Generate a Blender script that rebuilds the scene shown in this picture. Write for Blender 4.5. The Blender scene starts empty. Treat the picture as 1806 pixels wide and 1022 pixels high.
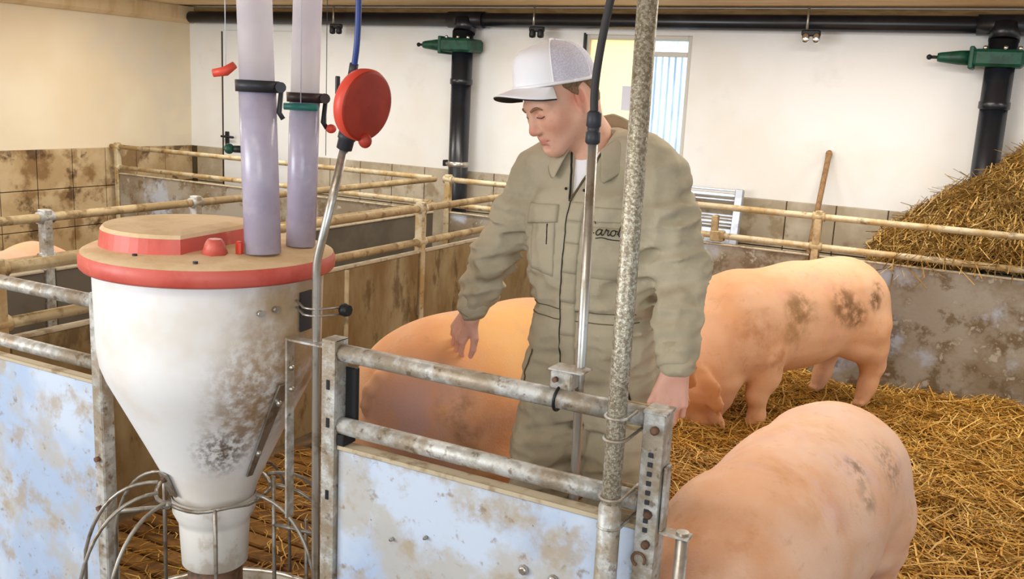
import bpy, bmesh, math, random
import numpy as np
from mathutils import Vector, Matrix
from mathutils.bvhtree import BVHTree

S = bpy.context.scene
COL = S.collection
random.seed(4)
RNG = np.random.default_rng(7)
PI = math.pi

# ------------------------------------------------------------------ camera
cam = bpy.data.cameras.new('camera')
cam.sensor_width = 36.0
cam.lens = 36.0 * 1689.0 / 1806.0
cam.clip_start = 0.05
cam_o = bpy.data.objects.new('camera', cam)
COL.objects.link(cam_o)
_p, _y, _r = -0.20139, -0.48580, 0.04995          # pitch, yaw, roll
_f = Vector((math.sin(_y) * math.cos(_p), math.cos(_y) * math.cos(_p), math.sin(_p)))
_rt = Vector((math.cos(_y), -math.sin(_y), 0.0))
_up = _rt.cross(_f)
_r2 = _rt * math.cos(_r) + _up * math.sin(_r)
_u2 = -_rt * math.sin(_r) + _up * math.cos(_r)
_m = Matrix((_r2, _u2, -_f)).transposed().to_4x4()
_m.translation = Vector((0, 0, 1.68))
cam_o.matrix_world = _m
S.camera = cam_o

# ------------------------------------------------------------------ world, lights, exposure
S.view_settings.view_transform = 'Standard'
S.view_settings.look = 'None'
S.view_settings.gamma = 1.0
S.view_settings.use_curve_mapping = False
S.view_settings.exposure = 0.36
S.cycles.use_denoising = True
S.cycles.max_bounces = 7
S.cycles.caustics_reflective = False
S.cycles.caustics_refractive = False
w = bpy.data.worlds.new('sky'); S.world = w
w.use_nodes = True
bg = w.node_tree.nodes['Background']
bg.inputs['Color'].default_value = (0.80, 0.90, 1.0, 1)
bg.inputs['Strength'].default_value = 0.8

def area(name, loc, target, sx, sy, power, col):
    l = bpy.data.lights.new(name, 'AREA'); l.shape = 'RECTANGLE'
    l.size = sx; l.size_y = sy; l.energy = power; l.color = col
    o = bpy.data.objects.new(name, l); COL.objects.link(o)
    o.location = loc
    o.rotation_euler = (Vector(target) - Vector(loc)).to_track_quat('-Z', 'Y').to_euler()
    return o
# added area lamps for assumed daylight from behind the camera; no windows modelled there
area('assumed_daylight_fill', (-4.6, -1.6, 1.75), (-1.8, 4.5, 0.9), 2.6, 1.2, 115, (0.93, 0.97, 1.0))
area('assumed_daylight_fill', (1.2, -1.8, 1.75), (-0.8, 4.5, 0.8), 2.2, 1.2, 42, (0.93, 0.97, 1.0))
area('blind_backlight', (-2.65, 7.7, 1.7), (-2.65, 6.84, 1.6), 1.2, 1.4, 16, (1.0, 0.97, 0.9))  # area lamp added outside the back window to brighten its blind
# assumed, unseen ceiling tubes above the pens; back row and left one added to brighten walls
for lx, ly, p_ in ((-5.7, 5.3, 27), (-3.4, 5.4, 25), (-1.0, 5.5, 25), (1.3, 5.5, 24), (-5.7, 2.6, 30), (-3.2, 2.9, 15), (-0.7, 3.1, 14), (-1.2, 0.4, 8), (-3.6, 0.2, 8)):
    area('assumed_tube_and_fill', (lx, ly, 2.31), (lx, ly, 0.0), 1.3, 0.16, p_, (1.0, 0.95, 0.87))

# ------------------------------------------------------------------ materials
def lin(c):
    f = lambda v: v / 12.92 if v <= 0.04045 else ((v + 0.055) / 1.055) ** 2.4
    return tuple(f(v / 255.0) for v in c) + (1.0,)

def mat(name, col, rough=0.6, metal=0.0, layers=(), spots=(), bump=0.0, bscale=60.0, coords='world',
        sss=0.0, trans=0.0, vcol=False, spec=0.4, stretch=None, bdist=0.01, alpha=1.0, translucent=0.0):
    """layers: (colour, scale, lo, hi, detail, amount); spots: (centre, radius, colour, amount, noise scale)"""
    m = bpy.data.materials.new(name); m.use_nodes = True
    nt = m.node_tree; N = nt.nodes; L = nt.links
    b = N['Principled BSDF']
    b.inputs['Roughness'].default_value = rough
    b.inputs['Metallic'].default_value = metal
    b.inputs['Specular IOR Level'].default_value = spec
    if coords == 'world':
        v = N.new('ShaderNodeNewGeometry').outputs['Position']
    else:
        v = N.new('ShaderNodeTexCoord').outputs['Object']
    if vcol:
        a = N.new('ShaderNodeAttribute'); a.attribute_name = 'Col'; cur = a.outputs['Color']
    else:
        rgb = N.new('ShaderNodeRGB'); rgb.outputs[0].default_value = lin(col); cur = rgb.outputs[0]
    sv = v
    if stretch:
        mp = N.new('ShaderNodeVectorMath'); mp.operation = 'MULTIPLY'
        L.new(v, mp.inputs[0]); mp.inputs[1].default_value = stretch; sv = mp.outputs[0]
    def noise(scale, lo, hi, detail, vec=None):
        n = N.new('ShaderNodeTexNoise'); n.inputs['Scale'].default_value = scale
        n.inputs['Detail'].default_value = detail; n.inputs['Roughness'].default_value = 0.62
        L.new(vec or sv, n.inputs['Vector'])
        r = N.new('ShaderNodeMapRange'); r.inputs['From Min'].default_value = lo; r.inputs['From Max'].default_value = hi
        r.interpolation_type = 'SMOOTHSTEP'
        L.new(n.outputs['Fac'], r.inputs['Value']); return r.outputs['Result']
    def mix(cur, col2, fac, amount):
        mul = N.new('ShaderNodeMath'); mul.operation = 'MULTIPLY'; mul.inputs[1].default_value = amount
        L.new(fac, mul.inputs[0])
        x = N.new('ShaderNodeMix'); x.data_type = 'RGBA'
        L.new(mul.outputs[0], x.inputs['Factor']); L.new(cur, x.inputs['A']); x.inputs['B'].default_value = lin(col2)
        return x.outputs['Result']
    for (c2, sc, lo, hi, det, am) in layers:
        cur = mix(cur, c2, noise(sc, lo, hi, det), am)
    for (ce, rad, c2, am, nsc) in spots:
        d = N.new('ShaderNodeVectorMath'); d.operation = 'DISTANCE'; L.new(v, d.inputs[0]); d.inputs[1].default_value = ce
        r = N.new('ShaderNodeMapRange'); r.interpolation_type = 'SMOOTHSTEP'
        r.inputs['From Min'].default_value = rad; r.inputs['From Max'].default_value = rad * 0.25
        L.new(d.outputs['Value'], r.inputs['Value'])
        nz = noise(nsc, 0.38, 0.62, 5, v)
        mm = N.new('ShaderNodeMath'); mm.operation = 'MULTIPLY'; L.new(r.outputs['Result'], mm.inputs[0]); L.new(nz, mm.inputs[1])
        cur = mix(cur, c2, mm.outputs[0], am)
    L.new(cur, b.inputs['Base Color'])
    if bump:
        n = N.new('ShaderNodeTexNoise'); n.inputs['Scale'].default_value = bscale; n.inputs['Detail'].default_value = 4
        L.new(sv, n.inputs['Vector'])
        bp = N.new('ShaderNodeBump'); bp.inputs['Strength'].default_value = bump; bp.inputs['Distance'].default_value = bdist
        L.new(n.outputs['Fac'], bp.inputs['Height']); L.new(bp.outputs['Normal'], b.inputs['Normal'])
    if sss:
        b.inputs['Subsurface Weight'].default_value = sss
        b.inputs['Subsurface Radius'].default_value = (0.02, 0.008, 0.004)
        b.inputs['Subsurface Scale'].default_value = 0.6
    if trans: b.inputs['Transmission Weight'].default_value = trans
    if alpha < 1: b.inputs['Alpha'].default_value = alpha
    if translucent:
        t = N.new('ShaderNodeBsdfTranslucent'); L.new(cur, t.inputs['Color'])
        ms = N.new('ShaderNodeMixShader'); ms.inputs[0].default_value = translucent
        L.new(b.outputs[0], ms.inputs[1]); L.new(t.outputs[0], ms.inputs[2])
        L.new(ms.outputs[0], N['Material Output'].inputs['Surface'])
    return m

MT = {}
MT['wall_white'] = mat('wall_white', (242, 242, 240), 0.85, layers=[((232, 224, 206), 0.9, 0.42, 0.66, 3, 0.5), ((222, 220, 214), 3.0, 0.55, 0.75, 4, 0.4)], bump=0.08, bscale=40)
MT['wall_warm_glow'] = mat('wall_warm_glow', (238, 224, 196), 0.85, layers=[((228, 206, 170), 0.8, 0.4, 0.65, 3, 0.7), ((224, 216, 200), 1.6, 0.5, 0.7, 3, 0.6)], bump=0.08, bscale=40)  # cream base paints the warm lamp glow onto the side wall
MT['ceiling'] = mat('ceiling', (226, 200, 158), 0.8, layers=[((206, 174, 124), 1.2, 0.42, 0.62, 3, 0.7)], stretch=(1, 6, 1))
MT['beam'] = mat('beam', (150, 118, 70), 0.7, layers=[((116, 84, 44), 6, 0.42, 0.62, 4, 0.7)], stretch=(1, 8, 8))
MT['grout'] = mat('grout', (86, 70, 48), 0.9, layers=[((50, 40, 28), 6, 0.4, 0.6, 4, 0.6)])
MT['tile_tan'] = mat('tile_tan', (204, 180, 140), 0.55, layers=[((178, 148, 104), 2.2, 0.4, 0.6, 4, 0.8), ((128, 94, 52), 3.2, 0.49, 0.60, 7, 0.8), ((74, 50, 28), 4.2, 0.55, 0.64, 8, 0.8)], bump=0.1, bscale=30)
MT['tile_grey'] = mat('tile_grey', (196, 184, 162), 0.6, layers=[((166, 150, 124), 2.4, 0.42, 0.6, 4, 0.8), ((136, 112, 78), 4.0, 0.55, 0.66, 6, 0.7)], bump=0.1, bscale=30)
MT['concrete'] = mat('concrete', (112, 88, 56), 0.9, layers=[((70, 52, 32), 3, 0.4, 0.62, 5, 0.8), ((150, 122, 78), 7, 0.55, 0.7, 5, 0.6)], bump=0.3, bscale=30)
MT['slat'] = mat('slat', (150, 110, 58), 0.9, layers=[((104, 72, 38), 6, 0.42, 0.6, 5, 0.8), ((180, 140, 76), 14, 0.55, 0.7, 4, 0.6)], bump=0.3, bscale=50)
MT['dark_gap'] = mat('dark_gap', (30, 22, 14), 0.95)
MT['door_white'] = mat('door_white', (238, 240, 240), 0.5)
MT['black'] = mat('black', (26, 27, 30), 0.5)
MT['black_pipe'] = mat('black_pipe', (22, 25, 32), 0.32, layers=[((52, 56, 62), 3, 0.5, 0.7, 4, 0.5)], spec=0.55)
MT['green_cast'] = mat('green_cast', (22, 78, 58), 0.45, layers=[((12, 44, 32), 14, 0.45, 0.65, 3, 0.7)])
MT['teal'] = mat('teal', (44, 122, 112), 0.45)
MT['chrome'] = mat('chrome', (220, 220, 220), 0.15, 1.0)
MT['galv'] = mat('galv', (204, 204, 200), 0.48, 0.3, layers=[((160, 158, 150), 30, 0.42, 0.6, 4, 0.8), ((150, 130, 102), 11, 0.44, 0.60, 7, 0.75), ((104, 84, 60), 34, 0.56, 0.66, 6, 0.7)], bump=0.12, bscale=120)
MT['galv_dusty'] = mat('galv_dusty', (204, 190, 158), 0.6, 0.15, layers=[((178, 146, 92), 7, 0.4, 0.6, 4, 0.85), ((112, 88, 56), 18, 0.56, 0.68, 5, 0.7)], bump=0.15, bscale=90)
MT['galv_brown'] = mat('galv_brown', (168, 144, 104), 0.65, 0.1, layers=[((204, 182, 140), 6, 0.45, 0.62, 4, 0.8), ((120, 92, 54), 16, 0.52, 0.66, 5, 0.8)], bump=0.15, bscale=90)
MT['pole_galv'] = mat('pole_galv', (182, 176, 158), 0.42, 0.5, layers=[((128, 114, 90), 150, 0.42, 0.56, 3, 0.8), ((226, 222, 208), 220, 0.56, 0.66, 3, 0.8), ((104, 86, 60), 12, 0.56, 0.7, 4, 0.5)], bump=0.3, bscale=260, bdist=0.003)
MT['steel'] = mat('steel', (190, 186, 178), 0.3, 0.8, layers=[((130, 112, 86), 16, 0.5, 0.66, 4, 0.6)])
MT['wire'] = mat('wire', (158, 152, 142), 0.4, 0.6, layers=[((110, 88, 62), 20, 0.48, 0.64, 4, 0.7)])
MT['panel_sky_tint'] = mat('panel_sky_tint', (204, 218, 238), 0.42, 0.1, layers=[((168, 190, 222), 2.6, 0.4, 0.62, 4, 0.8), ((190, 184, 172), 4.0, 0.48, 0.6, 8, 0.75), ((176, 156, 124), 9.0, 0.50, 0.66, 10, 0.7), ((140, 114, 80), 24, 0.58, 0.70, 8, 0.7), ((96, 74, 50), 60, 0.68, 0.73, 5, 0.8)], spec=0.6)  # sky reflection painted in as pale blue, under brown dirt layers
MT['panel_brown'] = mat('panel_brown', (150, 130, 92), 0.7, 0.05, layers=[((122, 94, 52), 4.0, 0.4, 0.6, 6, 0.8), ((172, 156, 120), 2.6, 0.52, 0.7, 5, 0.8), ((84, 62, 32), 7.0, 0.55, 0.66, 7, 0.7)], stretch=(1, 1, 0.45), bump=0.12, bscale=40)
MT['panel_grey'] = mat('panel_grey', (168, 160, 146), 0.5, 0.15, layers=[((138, 122, 98), 4.0, 0.40, 0.58, 8, 0.85), ((188, 196, 210), 2.2, 0.54, 0.64, 6, 0.9), ((112, 92, 64), 8.0, 0.52, 0.62, 10, 0.8), ((206, 200, 186), 16, 0.58, 0.68, 8, 0.7)], bump=0.1, bscale=40)
MT['panel_shaded'] = mat('panel_shaded', (112, 104, 92), 0.6, 0.1, layers=[((92, 84, 72), 3.0, 0.42, 0.62, 4, 0.7)])  # dark base colour stands for the partition's shadow side
MT['panel_lip'] = mat('panel_lip', (190, 176, 150), 0.7, layers=[((134, 108, 74), 14, 0.5, 0.66, 4, 0.7)])
MT['hopper'] = mat('hopper', (240, 240, 240), 0.38, layers=[((226, 216, 200), 3.0, 0.45, 0.65, 4, 0.6)],
    spots=[((-1.50, 1.84, 1.02), 0.40, (164, 128, 82), 0.95, 4.0), ((-1.60, 1.72, 0.86), 0.18, (140, 106, 64), 0.8, 30.0), ((-1.66, 1.66, 0.735), 0.12, (84, 62, 40), 1.0, 60.0), ((-1.56, 1.72, 0.95), 0.20, (156, 120, 74), 0.7, 44.0), ((-1.52, 1.78, 1.16), 0.24, (172, 146, 108), 0.8, 7.0)], spec=0.5)
MT['spout'] = mat('spout', (236, 234, 228), 0.4, layers=[((176, 150, 112), 9, 0.52, 0.66, 5, 0.5)])
MT['rust'] = mat('rust', (112, 82, 62), 0.7, layers=[((60, 44, 32), 14, 0.45, 0.6, 4, 0.8)])
MT['red_lid'] = mat('red_lid', (208, 98, 86), 0.45, layers=[((186, 66, 54), 8, 0.45, 0.65, 4, 0.6), ((216, 150, 126), 12, 0.58, 0.7, 4, 0.6)])
MT['lid_dust'] = mat('lid_dust', (226, 200, 162), 0.85, layers=[((208, 178, 134), 6, 0.42, 0.6, 5, 0.8), ((222, 150, 122), 9, 0.62, 0.72, 4, 0.5)], bump=0.1, bscale=80)
MT['red'] = mat('red', (160, 50, 32), 0.55, layers=[((138, 40, 24), 10, 0.45, 0.62, 4, 0.7)])
MT['red_bright'] = mat('red_bright', (214, 74, 56), 0.45)
MT['tube_low'] = mat('tube_low', (202, 196, 214), 0.25, layers=[((178, 170, 194), 5, 0.42, 0.62, 4, 0.7), ((210, 206, 222), 12, 0.55, 0.7, 4, 0.5)], spec=0.5, translucent=0.25)
MT['tube_clear'] = mat('tube_clear', (244, 242, 246), 0.12, layers=[((222, 214, 232), 4, 0.45, 0.65, 3, 0.6)], spec=0.5, alpha=0.55, translucent=0.35)
MT['rubber'] = mat('rubber', (50, 47, 46), 0.6)
MT['blue_hose'] = mat('blue_hose', (44, 64, 130), 0.4)
MT['clamp'] = mat('clamp', (50, 52, 58), 0.5)
MT['clamp_brown'] = mat('clamp_brown', (58, 44, 42), 0.5)
MT['wood_handle'] = mat('wood_handle', (160, 124, 84), 0.7, layers=[((120, 88, 56), 10, 0.45, 0.62, 4, 0.7)], stretch=(6, 6, 1))
MT['cream_blind'] = mat('cream_blind', (255, 240, 208), 0.8, translucent=0.8)
MT['pane'] = mat('pane', (236, 246, 255), 0.3, layers=[((206, 224, 240), 5, 0.45, 0.65, 3, 0.6)], stretch=(4, 1, 0.6), translucent=0.85)
MT['frame_grey'] = mat('frame_grey', (206, 202, 192), 0.5)
MT['alu'] = mat('alu', (200, 206, 216), 0.35, 0.5, layers=[((150, 150, 150), 8, 0.5, 0.65, 4, 0.6)])
MT['straw'] = mat('straw', (200, 150, 60), 0.6, vcol=True, spec=0.35)
MT['straw_big'] = mat('straw_big', (200, 150, 60), 0.5, vcol=True, spec=0.4)
MT['straw_base'] = mat('straw_base', (112, 74, 26), 0.95, layers=[((66, 42, 14), 26, 0.42, 0.58, 6, 0.9), ((176, 128, 52), 40, 0.54, 0.66, 4, 0.8)], bump=0.9, bscale=60, bdist=0.03)
MT['pile_base'] = mat('pile_base', (124, 92, 42), 0.95, layers=[((78, 56, 22), 26, 0.42, 0.58, 6, 0.9), ((170, 134, 68), 40, 0.54, 0.66, 4, 0.8)], bump=0.9, bscale=60, bdist=0.03)
MT['paper'] = mat('paper', (214, 216, 228), 0.7)

# ------------------------------------------------------------------ object helpers
def tag(o, label=None, cat=None, group=None, kind=None):
    if label: o['label'] = label
    if cat: o['category'] = cat
    if group: o['group'] = group
    if kind: o['kind'] = kind
    return o

def thing(name, loc, label, cat, group=None):
    o = bpy.data.objects.new(name, None); COL.objects.link(o)
    o.location = loc; o.empty_display_size = 0.1
    return tag(o, label, cat, group)

def base_of(o):
    v = Vector(o.location)
    while o.parent:
        o = o.parent; v += Vector(o.location)
    return v

class MB:
    def __init__(s): s.v = []; s.f = []; s.sm = []
    def add(s, vs, fs, smooth=False):
        n = len(s.v); s.v += [tuple(p) for p in vs]
        for f in fs: s.f.append(tuple(i + n for i in f)); s.sm.append(smooth)
        return s
    def box(s, lo, hi, ch=0.003, rot=None):
        """chamfered box; rot = (Matrix, pivot)"""
        lo = Vector(lo); hi = Vector(hi); c = (lo + hi) / 2; e = (hi - lo) / 2
        ch = min(ch, min(e) * 0.45)
        bm = bmesh.new()
        bmesh.ops.create_cube(bm, size=2.0)
        for v in bm.verts: v.co = Vector((v.co.x * e.x, v.co.y * e.y, v.co.z * e.z)) + c
        if ch > 0: bmesh.ops.bevel(bm, geom=list(bm.edges), offset=ch, segments=1, affect='EDGES', profile=0.5)
        if rot:
            for v in bm.verts: v.co = rot[0] @ (v.co - Vector(rot[1])) + Vector(rot[1])
        bm.verts.index_update()
        s.add([v.co[:] for v in bm.verts], [[v.index for v in f.verts] for f in bm.faces]); bm.free()
        return s
    def tube(s, pts, r, n=12, cap=True, closed=False):
        """tube along a polyline; r is a number or a list"""
        P = [Vector(p) for p in pts]; m = len(P)
        R = [r] * m if not hasattr(r, '__len__') else r
        T = []
        for i in range(m):
            a = P[(i - 1) % m] if (i > 0 or closed) else P[i]
            b = P[(i + 1) % m] if (i < m - 1 or closed) else P[i]
            T.append((b - a).normalized())
        nrm = T[0].orthogonal().normalized(); vs = []; prev = T[0]
        for i in range(m):
            q = prev.rotation_difference(T[i]); nrm = q @ nrm; nrm = (nrm - T[i] * nrm.dot(T[i])).normalized(); prev = T[i]
            bn = T[i].cross(nrm)
            for k in range(n):
                a = 2 * PI * k / n
                vs.append(P[i] + (nrm * math.cos(a) + bn * math.sin(a)) * R[i])
        fs = []
        for i in range(m if closed else m - 1):
            j = (i + 1) % m
            for k in range(n):
                k2 = (k + 1) % n
                fs.append((i * n + k, i * n + k2, j * n + k2, j * n + k))
        s.add(vs, fs, True)
        if cap and not closed:
            o = len(s.v) - m * n
            s.f.append(tuple(o + k for k in range(n))[::-1]); s.sm.append(False)
            s.f.append(tuple(o + (m - 1) * n + k for k in range(n))); s.sm.append(False)
        return s
    def lathe(s, prof, c, n=40, cap=True, axis='z', sx=1.0, sy=1.0):
        """prof: (radius, height); around an axis through c"""
        vs = []
        for (r, h) in prof:
            for k in range(n):
                a = 2 * PI * k / n
                x, y = r * math.cos(a) * sx, r * math.sin(a) * sy
                p = {'z': (x, y, h), 'x': (h, x, y), 'y': (y, h, x)}[axis]
                vs.append((p[0] + c[0], p[1] + c[1], p[2] + c[2]))
        fs = []
        for i in range(len(prof) - 1):
            for k in range(n):
                k2 = (k + 1) % n
                fs.append((i * n + k, i * n + k2, (i + 1) * n + k2, (i + 1) * n + k))
        o = len(s.v); s.add(vs, fs, True)
        if cap:
            m = len(prof)
            s.f.append(tuple(o + k for k in range(n))[::-1]); s.sm.append(False)
            s.f.append(tuple(o + (m - 1) * n + k for k in range(n))); s.sm.append(False)
        return s
    def ball(s, c, r, n=12, m=8, sc=(1, 1, 1)):
        prof = [(max(1e-4, r * math.sin(PI * i / m)), -r * math.cos(PI * i / m)) for i in range(m + 1)]
        vs0 = len(s.v); s.lathe(prof, (0, 0, 0), n, False)
        for i in range(vs0, len(s.v)):
            p = s.v[i]; s.v[i] = (p[0] * sc[0] + c[0], p[1] * sc[1] + c[1], p[2] * sc[2] + c[2])
        return s
    def prism(s, poly, axis, a, b, ch=0):
        """extrude a 2D polygon along an axis between a and b"""
        n = len(poly)
        def P(q, h): return {'x': (h, q[0], q[1]), 'y': (q[0], h, q[1]), 'z': (q[0], q[1], h)}[axis]
        vs = [P(q, a) for q in poly] + [P(q, b) for q in poly]
        fs = [tuple(range(n))[::-1], tuple(range(n, 2 * n))]
        for i in range(n):
            j = (i + 1) % n; fs.append((i, j, n + j, n + i))
        return s.add(vs, fs)
    def xform(s, M):
        s.v = [tuple(M @ Vector(p)) for p in s.v]; return s
    def build(s, name, m, parent=None, origin=None, fix=True):
        me = bpy.data.meshes.new(name)
        off = base_of(parent) if parent else Vector(origin if origin else (0, 0, 0))
        me.from_pydata([(p[0] - off.x, p[1] - off.y, p[2] - off.z) for p in s.v], [], s.f)
        me.polygons.foreach_set('use_smooth', s.sm)
        if fix:
            bm = bmesh.new(); bm.from_mesh(me); bmesh.ops.recalc_face_normals(bm, faces=bm.faces); bm.to_mesh(me); bm.free()
        me.materials.append(MT[m] if isinstance(m, str) else m)
        o = bpy.data.objects.new(name, me); COL.objects.link(o)
        if parent: o.parent = parent
        elif origin: o.location = origin
        me.update()
        return o

def instance(o, loc, parent=None, rot=None):
    c = o.copy(); COL.objects.link(c); c.location = loc
    if rot: c.rotation_euler = rot
    if parent: c.parent = parent
    return c

def arc(p0, p1, p2, n=10):
    a, b, c = Vector(p0), Vector(p1), Vector(p2)
    return [(a * (1 - t) ** 2 + b * 2 * t * (1 - t) + c * t * t) for t in [i / n for i in range(n + 1)]]

def catmull(pts, k=6):
    P = [Vector(p) for p in pts]; P = [P[0] * 2 - P[1]] + P + [P[-1] * 2 - P[-2]]; out = []
    for i in range(1, len(P) - 2):
        for j in range(k):
            t = j / k
            out.append(0.5 * ((2 * P[i]) + (P[i + 1] - P[i - 1]) * t + (2 * P[i - 1] - 5 * P[i] + 4 * P[i + 1] - P[i + 2]) * t * t + (3 * P[i] - P[i - 1] - 3 * P[i + 1] + P[i + 2]) * t ** 3))
    out.append(P[-2]); return out

# ------------------------------------------------------------------ the room
XL, YB, ZC, TT = -7.225, 6.84, 2.345, 1.04      # left wall, back wall, ceiling height, tile top
WX0, WX1, WZ0, WZ1 = -3.10, -2.25, 0.98, 2.15   # window opening in the back wall

fl = tag(MB().box((-8.5, -2.5, -0.2), (4.0, 8.5, 0.0), 0).build('floor', 'concrete'), 'brown dirty concrete floor of the pig barn', None, None, 'structure')
wl = MB().box((XL - 0.2, -2.0, -0.05), (XL, YB + 0.25, ZC + 0.02), 0).build('wall_left', 'wall_warm_glow')
tag(wl, 'plastered side wall, cream painted in for lamp warmth, with tan tiles along its foot', None, None, 'structure')
b = MB()
b.box((XL - 0.2, YB, -0.05), (WX0, YB + 0.25, ZC + 0.02), 0)
b.box((WX1, YB, -0.05), (3.2, YB + 0.25, ZC + 0.02), 0)
b.box((WX0, YB, -0.05), (WX1, YB + 0.25, WZ0), 0)
b.box((WX0, YB, WZ1), (WX1, YB + 0.25, ZC + 0.02), 0)
wb = b.build('wall_back', 'wall_white')
tag(wb, 'white plastered back wall with a row of grey beige tiles', None, None, 'structure')
ce = MB().box((XL - 0.2, -2.0, ZC), (3.2, YB + 0.25, ZC + 0.12), 0).build('ceiling', 'ceiling')
tag(ce, 'beige ceiling of the barn', None, None, 'structure')
for k in range(9):                                   # ceiling boards, each a shallow strip
    y0 = 1.2 + k * 0.6
    MB().box((XL + 0.12, y0, ZC - 0.010), (3.1, y0 + 0.585, ZC), 0.003).build('ceiling_board', 'ceiling', ce)
bd = MB().box((XL + 0.10, YB - 0.05, 2.292), (3.1, YB, ZC - 0.011), 0.004).build('trim_1', 'beam')
tag(bd, 'brown timber board above the black pipe', None, None, 'structure')
sf = MB().prism([(XL, ZC - 0.011), (XL, 2.185), (XL + 0.05, 2.185), (XL + 0.10, 2.215), (XL + 0.11, ZC - 0.011)], 'y', -2.0, YB, 0).build('trim_2', 'ceiling')
tag(sf, 'beige cove along the top of the side wall', None, None, 'structure')

# tiles: one shared mesh per wall
TS = 0.337
def tile_mesh(nm, m, axis):
    e = (TS - 0.007) / 2
    lo, hi = ((0, -e, -e), (0.014, e, e)) if axis == 'x' else ((-e, -0.014, -e), (e, 0, e))
    return MB().box(lo, hi, 0.003).build(nm, m)
MB().box((XL, -1.0, 0.0), (XL + 0.006, YB, TT - 0.003), 0).build('grout_bed', 'grout', wl)
proto = tile_mesh('tile', 'tile_tan', 'x'); first = True
for i in range(15):
    for j in range(3):
        yc = YB - 0.275 - i * TS - TS / 2 + 0.267; zc = TT - TS / 2 - j * TS
        o = proto if first else instance(proto, (0, 0, 0)); first = False
        o.parent = wl; o.location = (XL + 0.004, yc, zc)
MB().box((-5.72, YB - 0.006, 0.0), (2.0, YB, TT - 0.003), 0).build('grout_bed', 'grout', wb)
MB().box((XL, YB - 0.006, 0.0), (-6.80, YB, TT - 0.003), 0).build('grout_bed', 'grout', wb)
proto = tile_mesh('tile', 'tile_grey', 'y'); first = True
for i in range(22):
    for j in range(3):
        xc = -1.462 - TS * 12.5 + TS * i; zc = TT - TS / 2 - j * TS
        o = proto if first else instance(proto, (0, 0, 0)); first = False
        o.parent = wb; o.location = (xc, YB - 0.004, zc)
for j in range(3):
    o = instance(proto, (-6.80 - TS / 2 - 0.004, YB - 0.004, TT - TS / 2 - j * TS), wb)

# door in the back wall
d1 = MB().box((-6.775, YB - 0.030, 0.02), (-5.80, YB + 0.002, 2.13), 0.004).build('door_1', 'door_white')
tag(d1, 'plain white door in the back wall corner', None, None, 'structure')
MB().box((-6.80, YB - 0.022, 0.02), (-6.778, YB - 0.002, 2.12), 0.001).build('door_gap_shade', 'clamp_brown', d1)  # dark strip standing for the shaded gap beside the door
h = MB(); h.box((-6.745, YB - 0.045, 1.02), (-6.700, YB - 0.028, 1.20), 0.006); h.tube([(-6.722, YB - 0.045, 1.155), (-6.722, YB - 0.085, 1.155)], 0.011, 8)
h.tube([(-6.75, YB - 0.085, 1.155), (-6.60, YB - 0.085, 1.152)], 0.011, 8)
tag(h.build('door_handle', 'black', d1), 'black lever handle on a long plate')
MB().box((-5.80, YB - 0.020, 0.0), (-5.725, YB, 2.18), 0.004).build('door_frame', 'frame_grey', d1)

# window with a blind on one side and a bright pane on the other
wn = MB()
t = 0.035
wn.box((WX0, YB + 0.02, WZ0), (WX0 + t, YB + 0.10, WZ1), 0.004); wn.box((WX1 - t, YB + 0.02, WZ0), (WX1, YB + 0.10, WZ1), 0.004)
wn.box((WX0 + t, YB + 0.02, WZ0), (WX1 - t, YB + 0.10, WZ0 + t), 0.004); wn.box((WX0 + t, YB + 0.02, WZ1 - t), (WX1 - t, YB + 0.10, WZ1), 0.004)
w1 = wn.build('window_1', 'frame_grey'); tag(w1, 'window with cream blind and pale blue pane behind the man', None, None, 'structure')
MB().box((WX0 - 0.004, YB - 0.008, WZ0 - 0.01), (WX0 + 0.014, YB + 0.02, WZ1 + 0.01), 0.003).build('window_seal', 'black', w1)
MB().box((WX0 + t, YB + 0.05, WZ0 + t), (-2.60, YB + 0.062, WZ1 - t), 0.001).build('blind', 'cream_blind', w1)
MB().box((-2.60, YB + 0.03, WZ0 + t), (-2.555, YB + 0.09, WZ1 - t), 0.004).build('mullion', 'frame_grey', w1)
MB().box((-2.555, YB + 0.055, WZ0 + t), (WX1 - t, YB + 0.061, WZ1 - t), 0).build('window_pane', 'pane', w1)
for k in range(5):
    x = -2.53 + k * 0.05
    MB().tube([(x, YB + 0.045, WZ1 - 0.14), (x + 0.006, YB + 0.04, 1.6), (x, YB + 0.045, WZ0 + 0.05)], 0.008, 6).build('curtain_fold', 'pane', w1)
MB().box((-2.555, YB + 0.02, WZ1 - 0.15), (WX1 - t, YB + 0.045, WZ1 - 0.115), 0.004).build('window_rail', 'frame_grey', w1)
MB().box((-2.78, YB + 0.038, 1.60), (-2.68, YB + 0.049, 1.78), 0.002).build('note', 'paper', w1)

# ------------------------------------------------------------------ black pipes and valves on the back wall
hp = thing('overhead_pipe', (-4.0, 6.745, 2.235), 'long black pipe running under the ceiling along the back wall', 'pipe')
MB().tube([(XL + 0.115, 6.745, 2.238), (3.0, 6.745, 2.238)], 0.054, 20).build('pipe', 'black_pipe', hp)
for x in (-4.09, -0.245):
    m_ = MB().tube([(x - 0.16, 6.745, 2.238), (x + 0.16, 6.745, 2.238)], 0.064, 20); m_.tube([(x, 6.745, 2.238), (x, 6.715, 2.14)], 0.088, 20)
    m_.build('tee_joint', 'black_pipe', hp)

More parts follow.
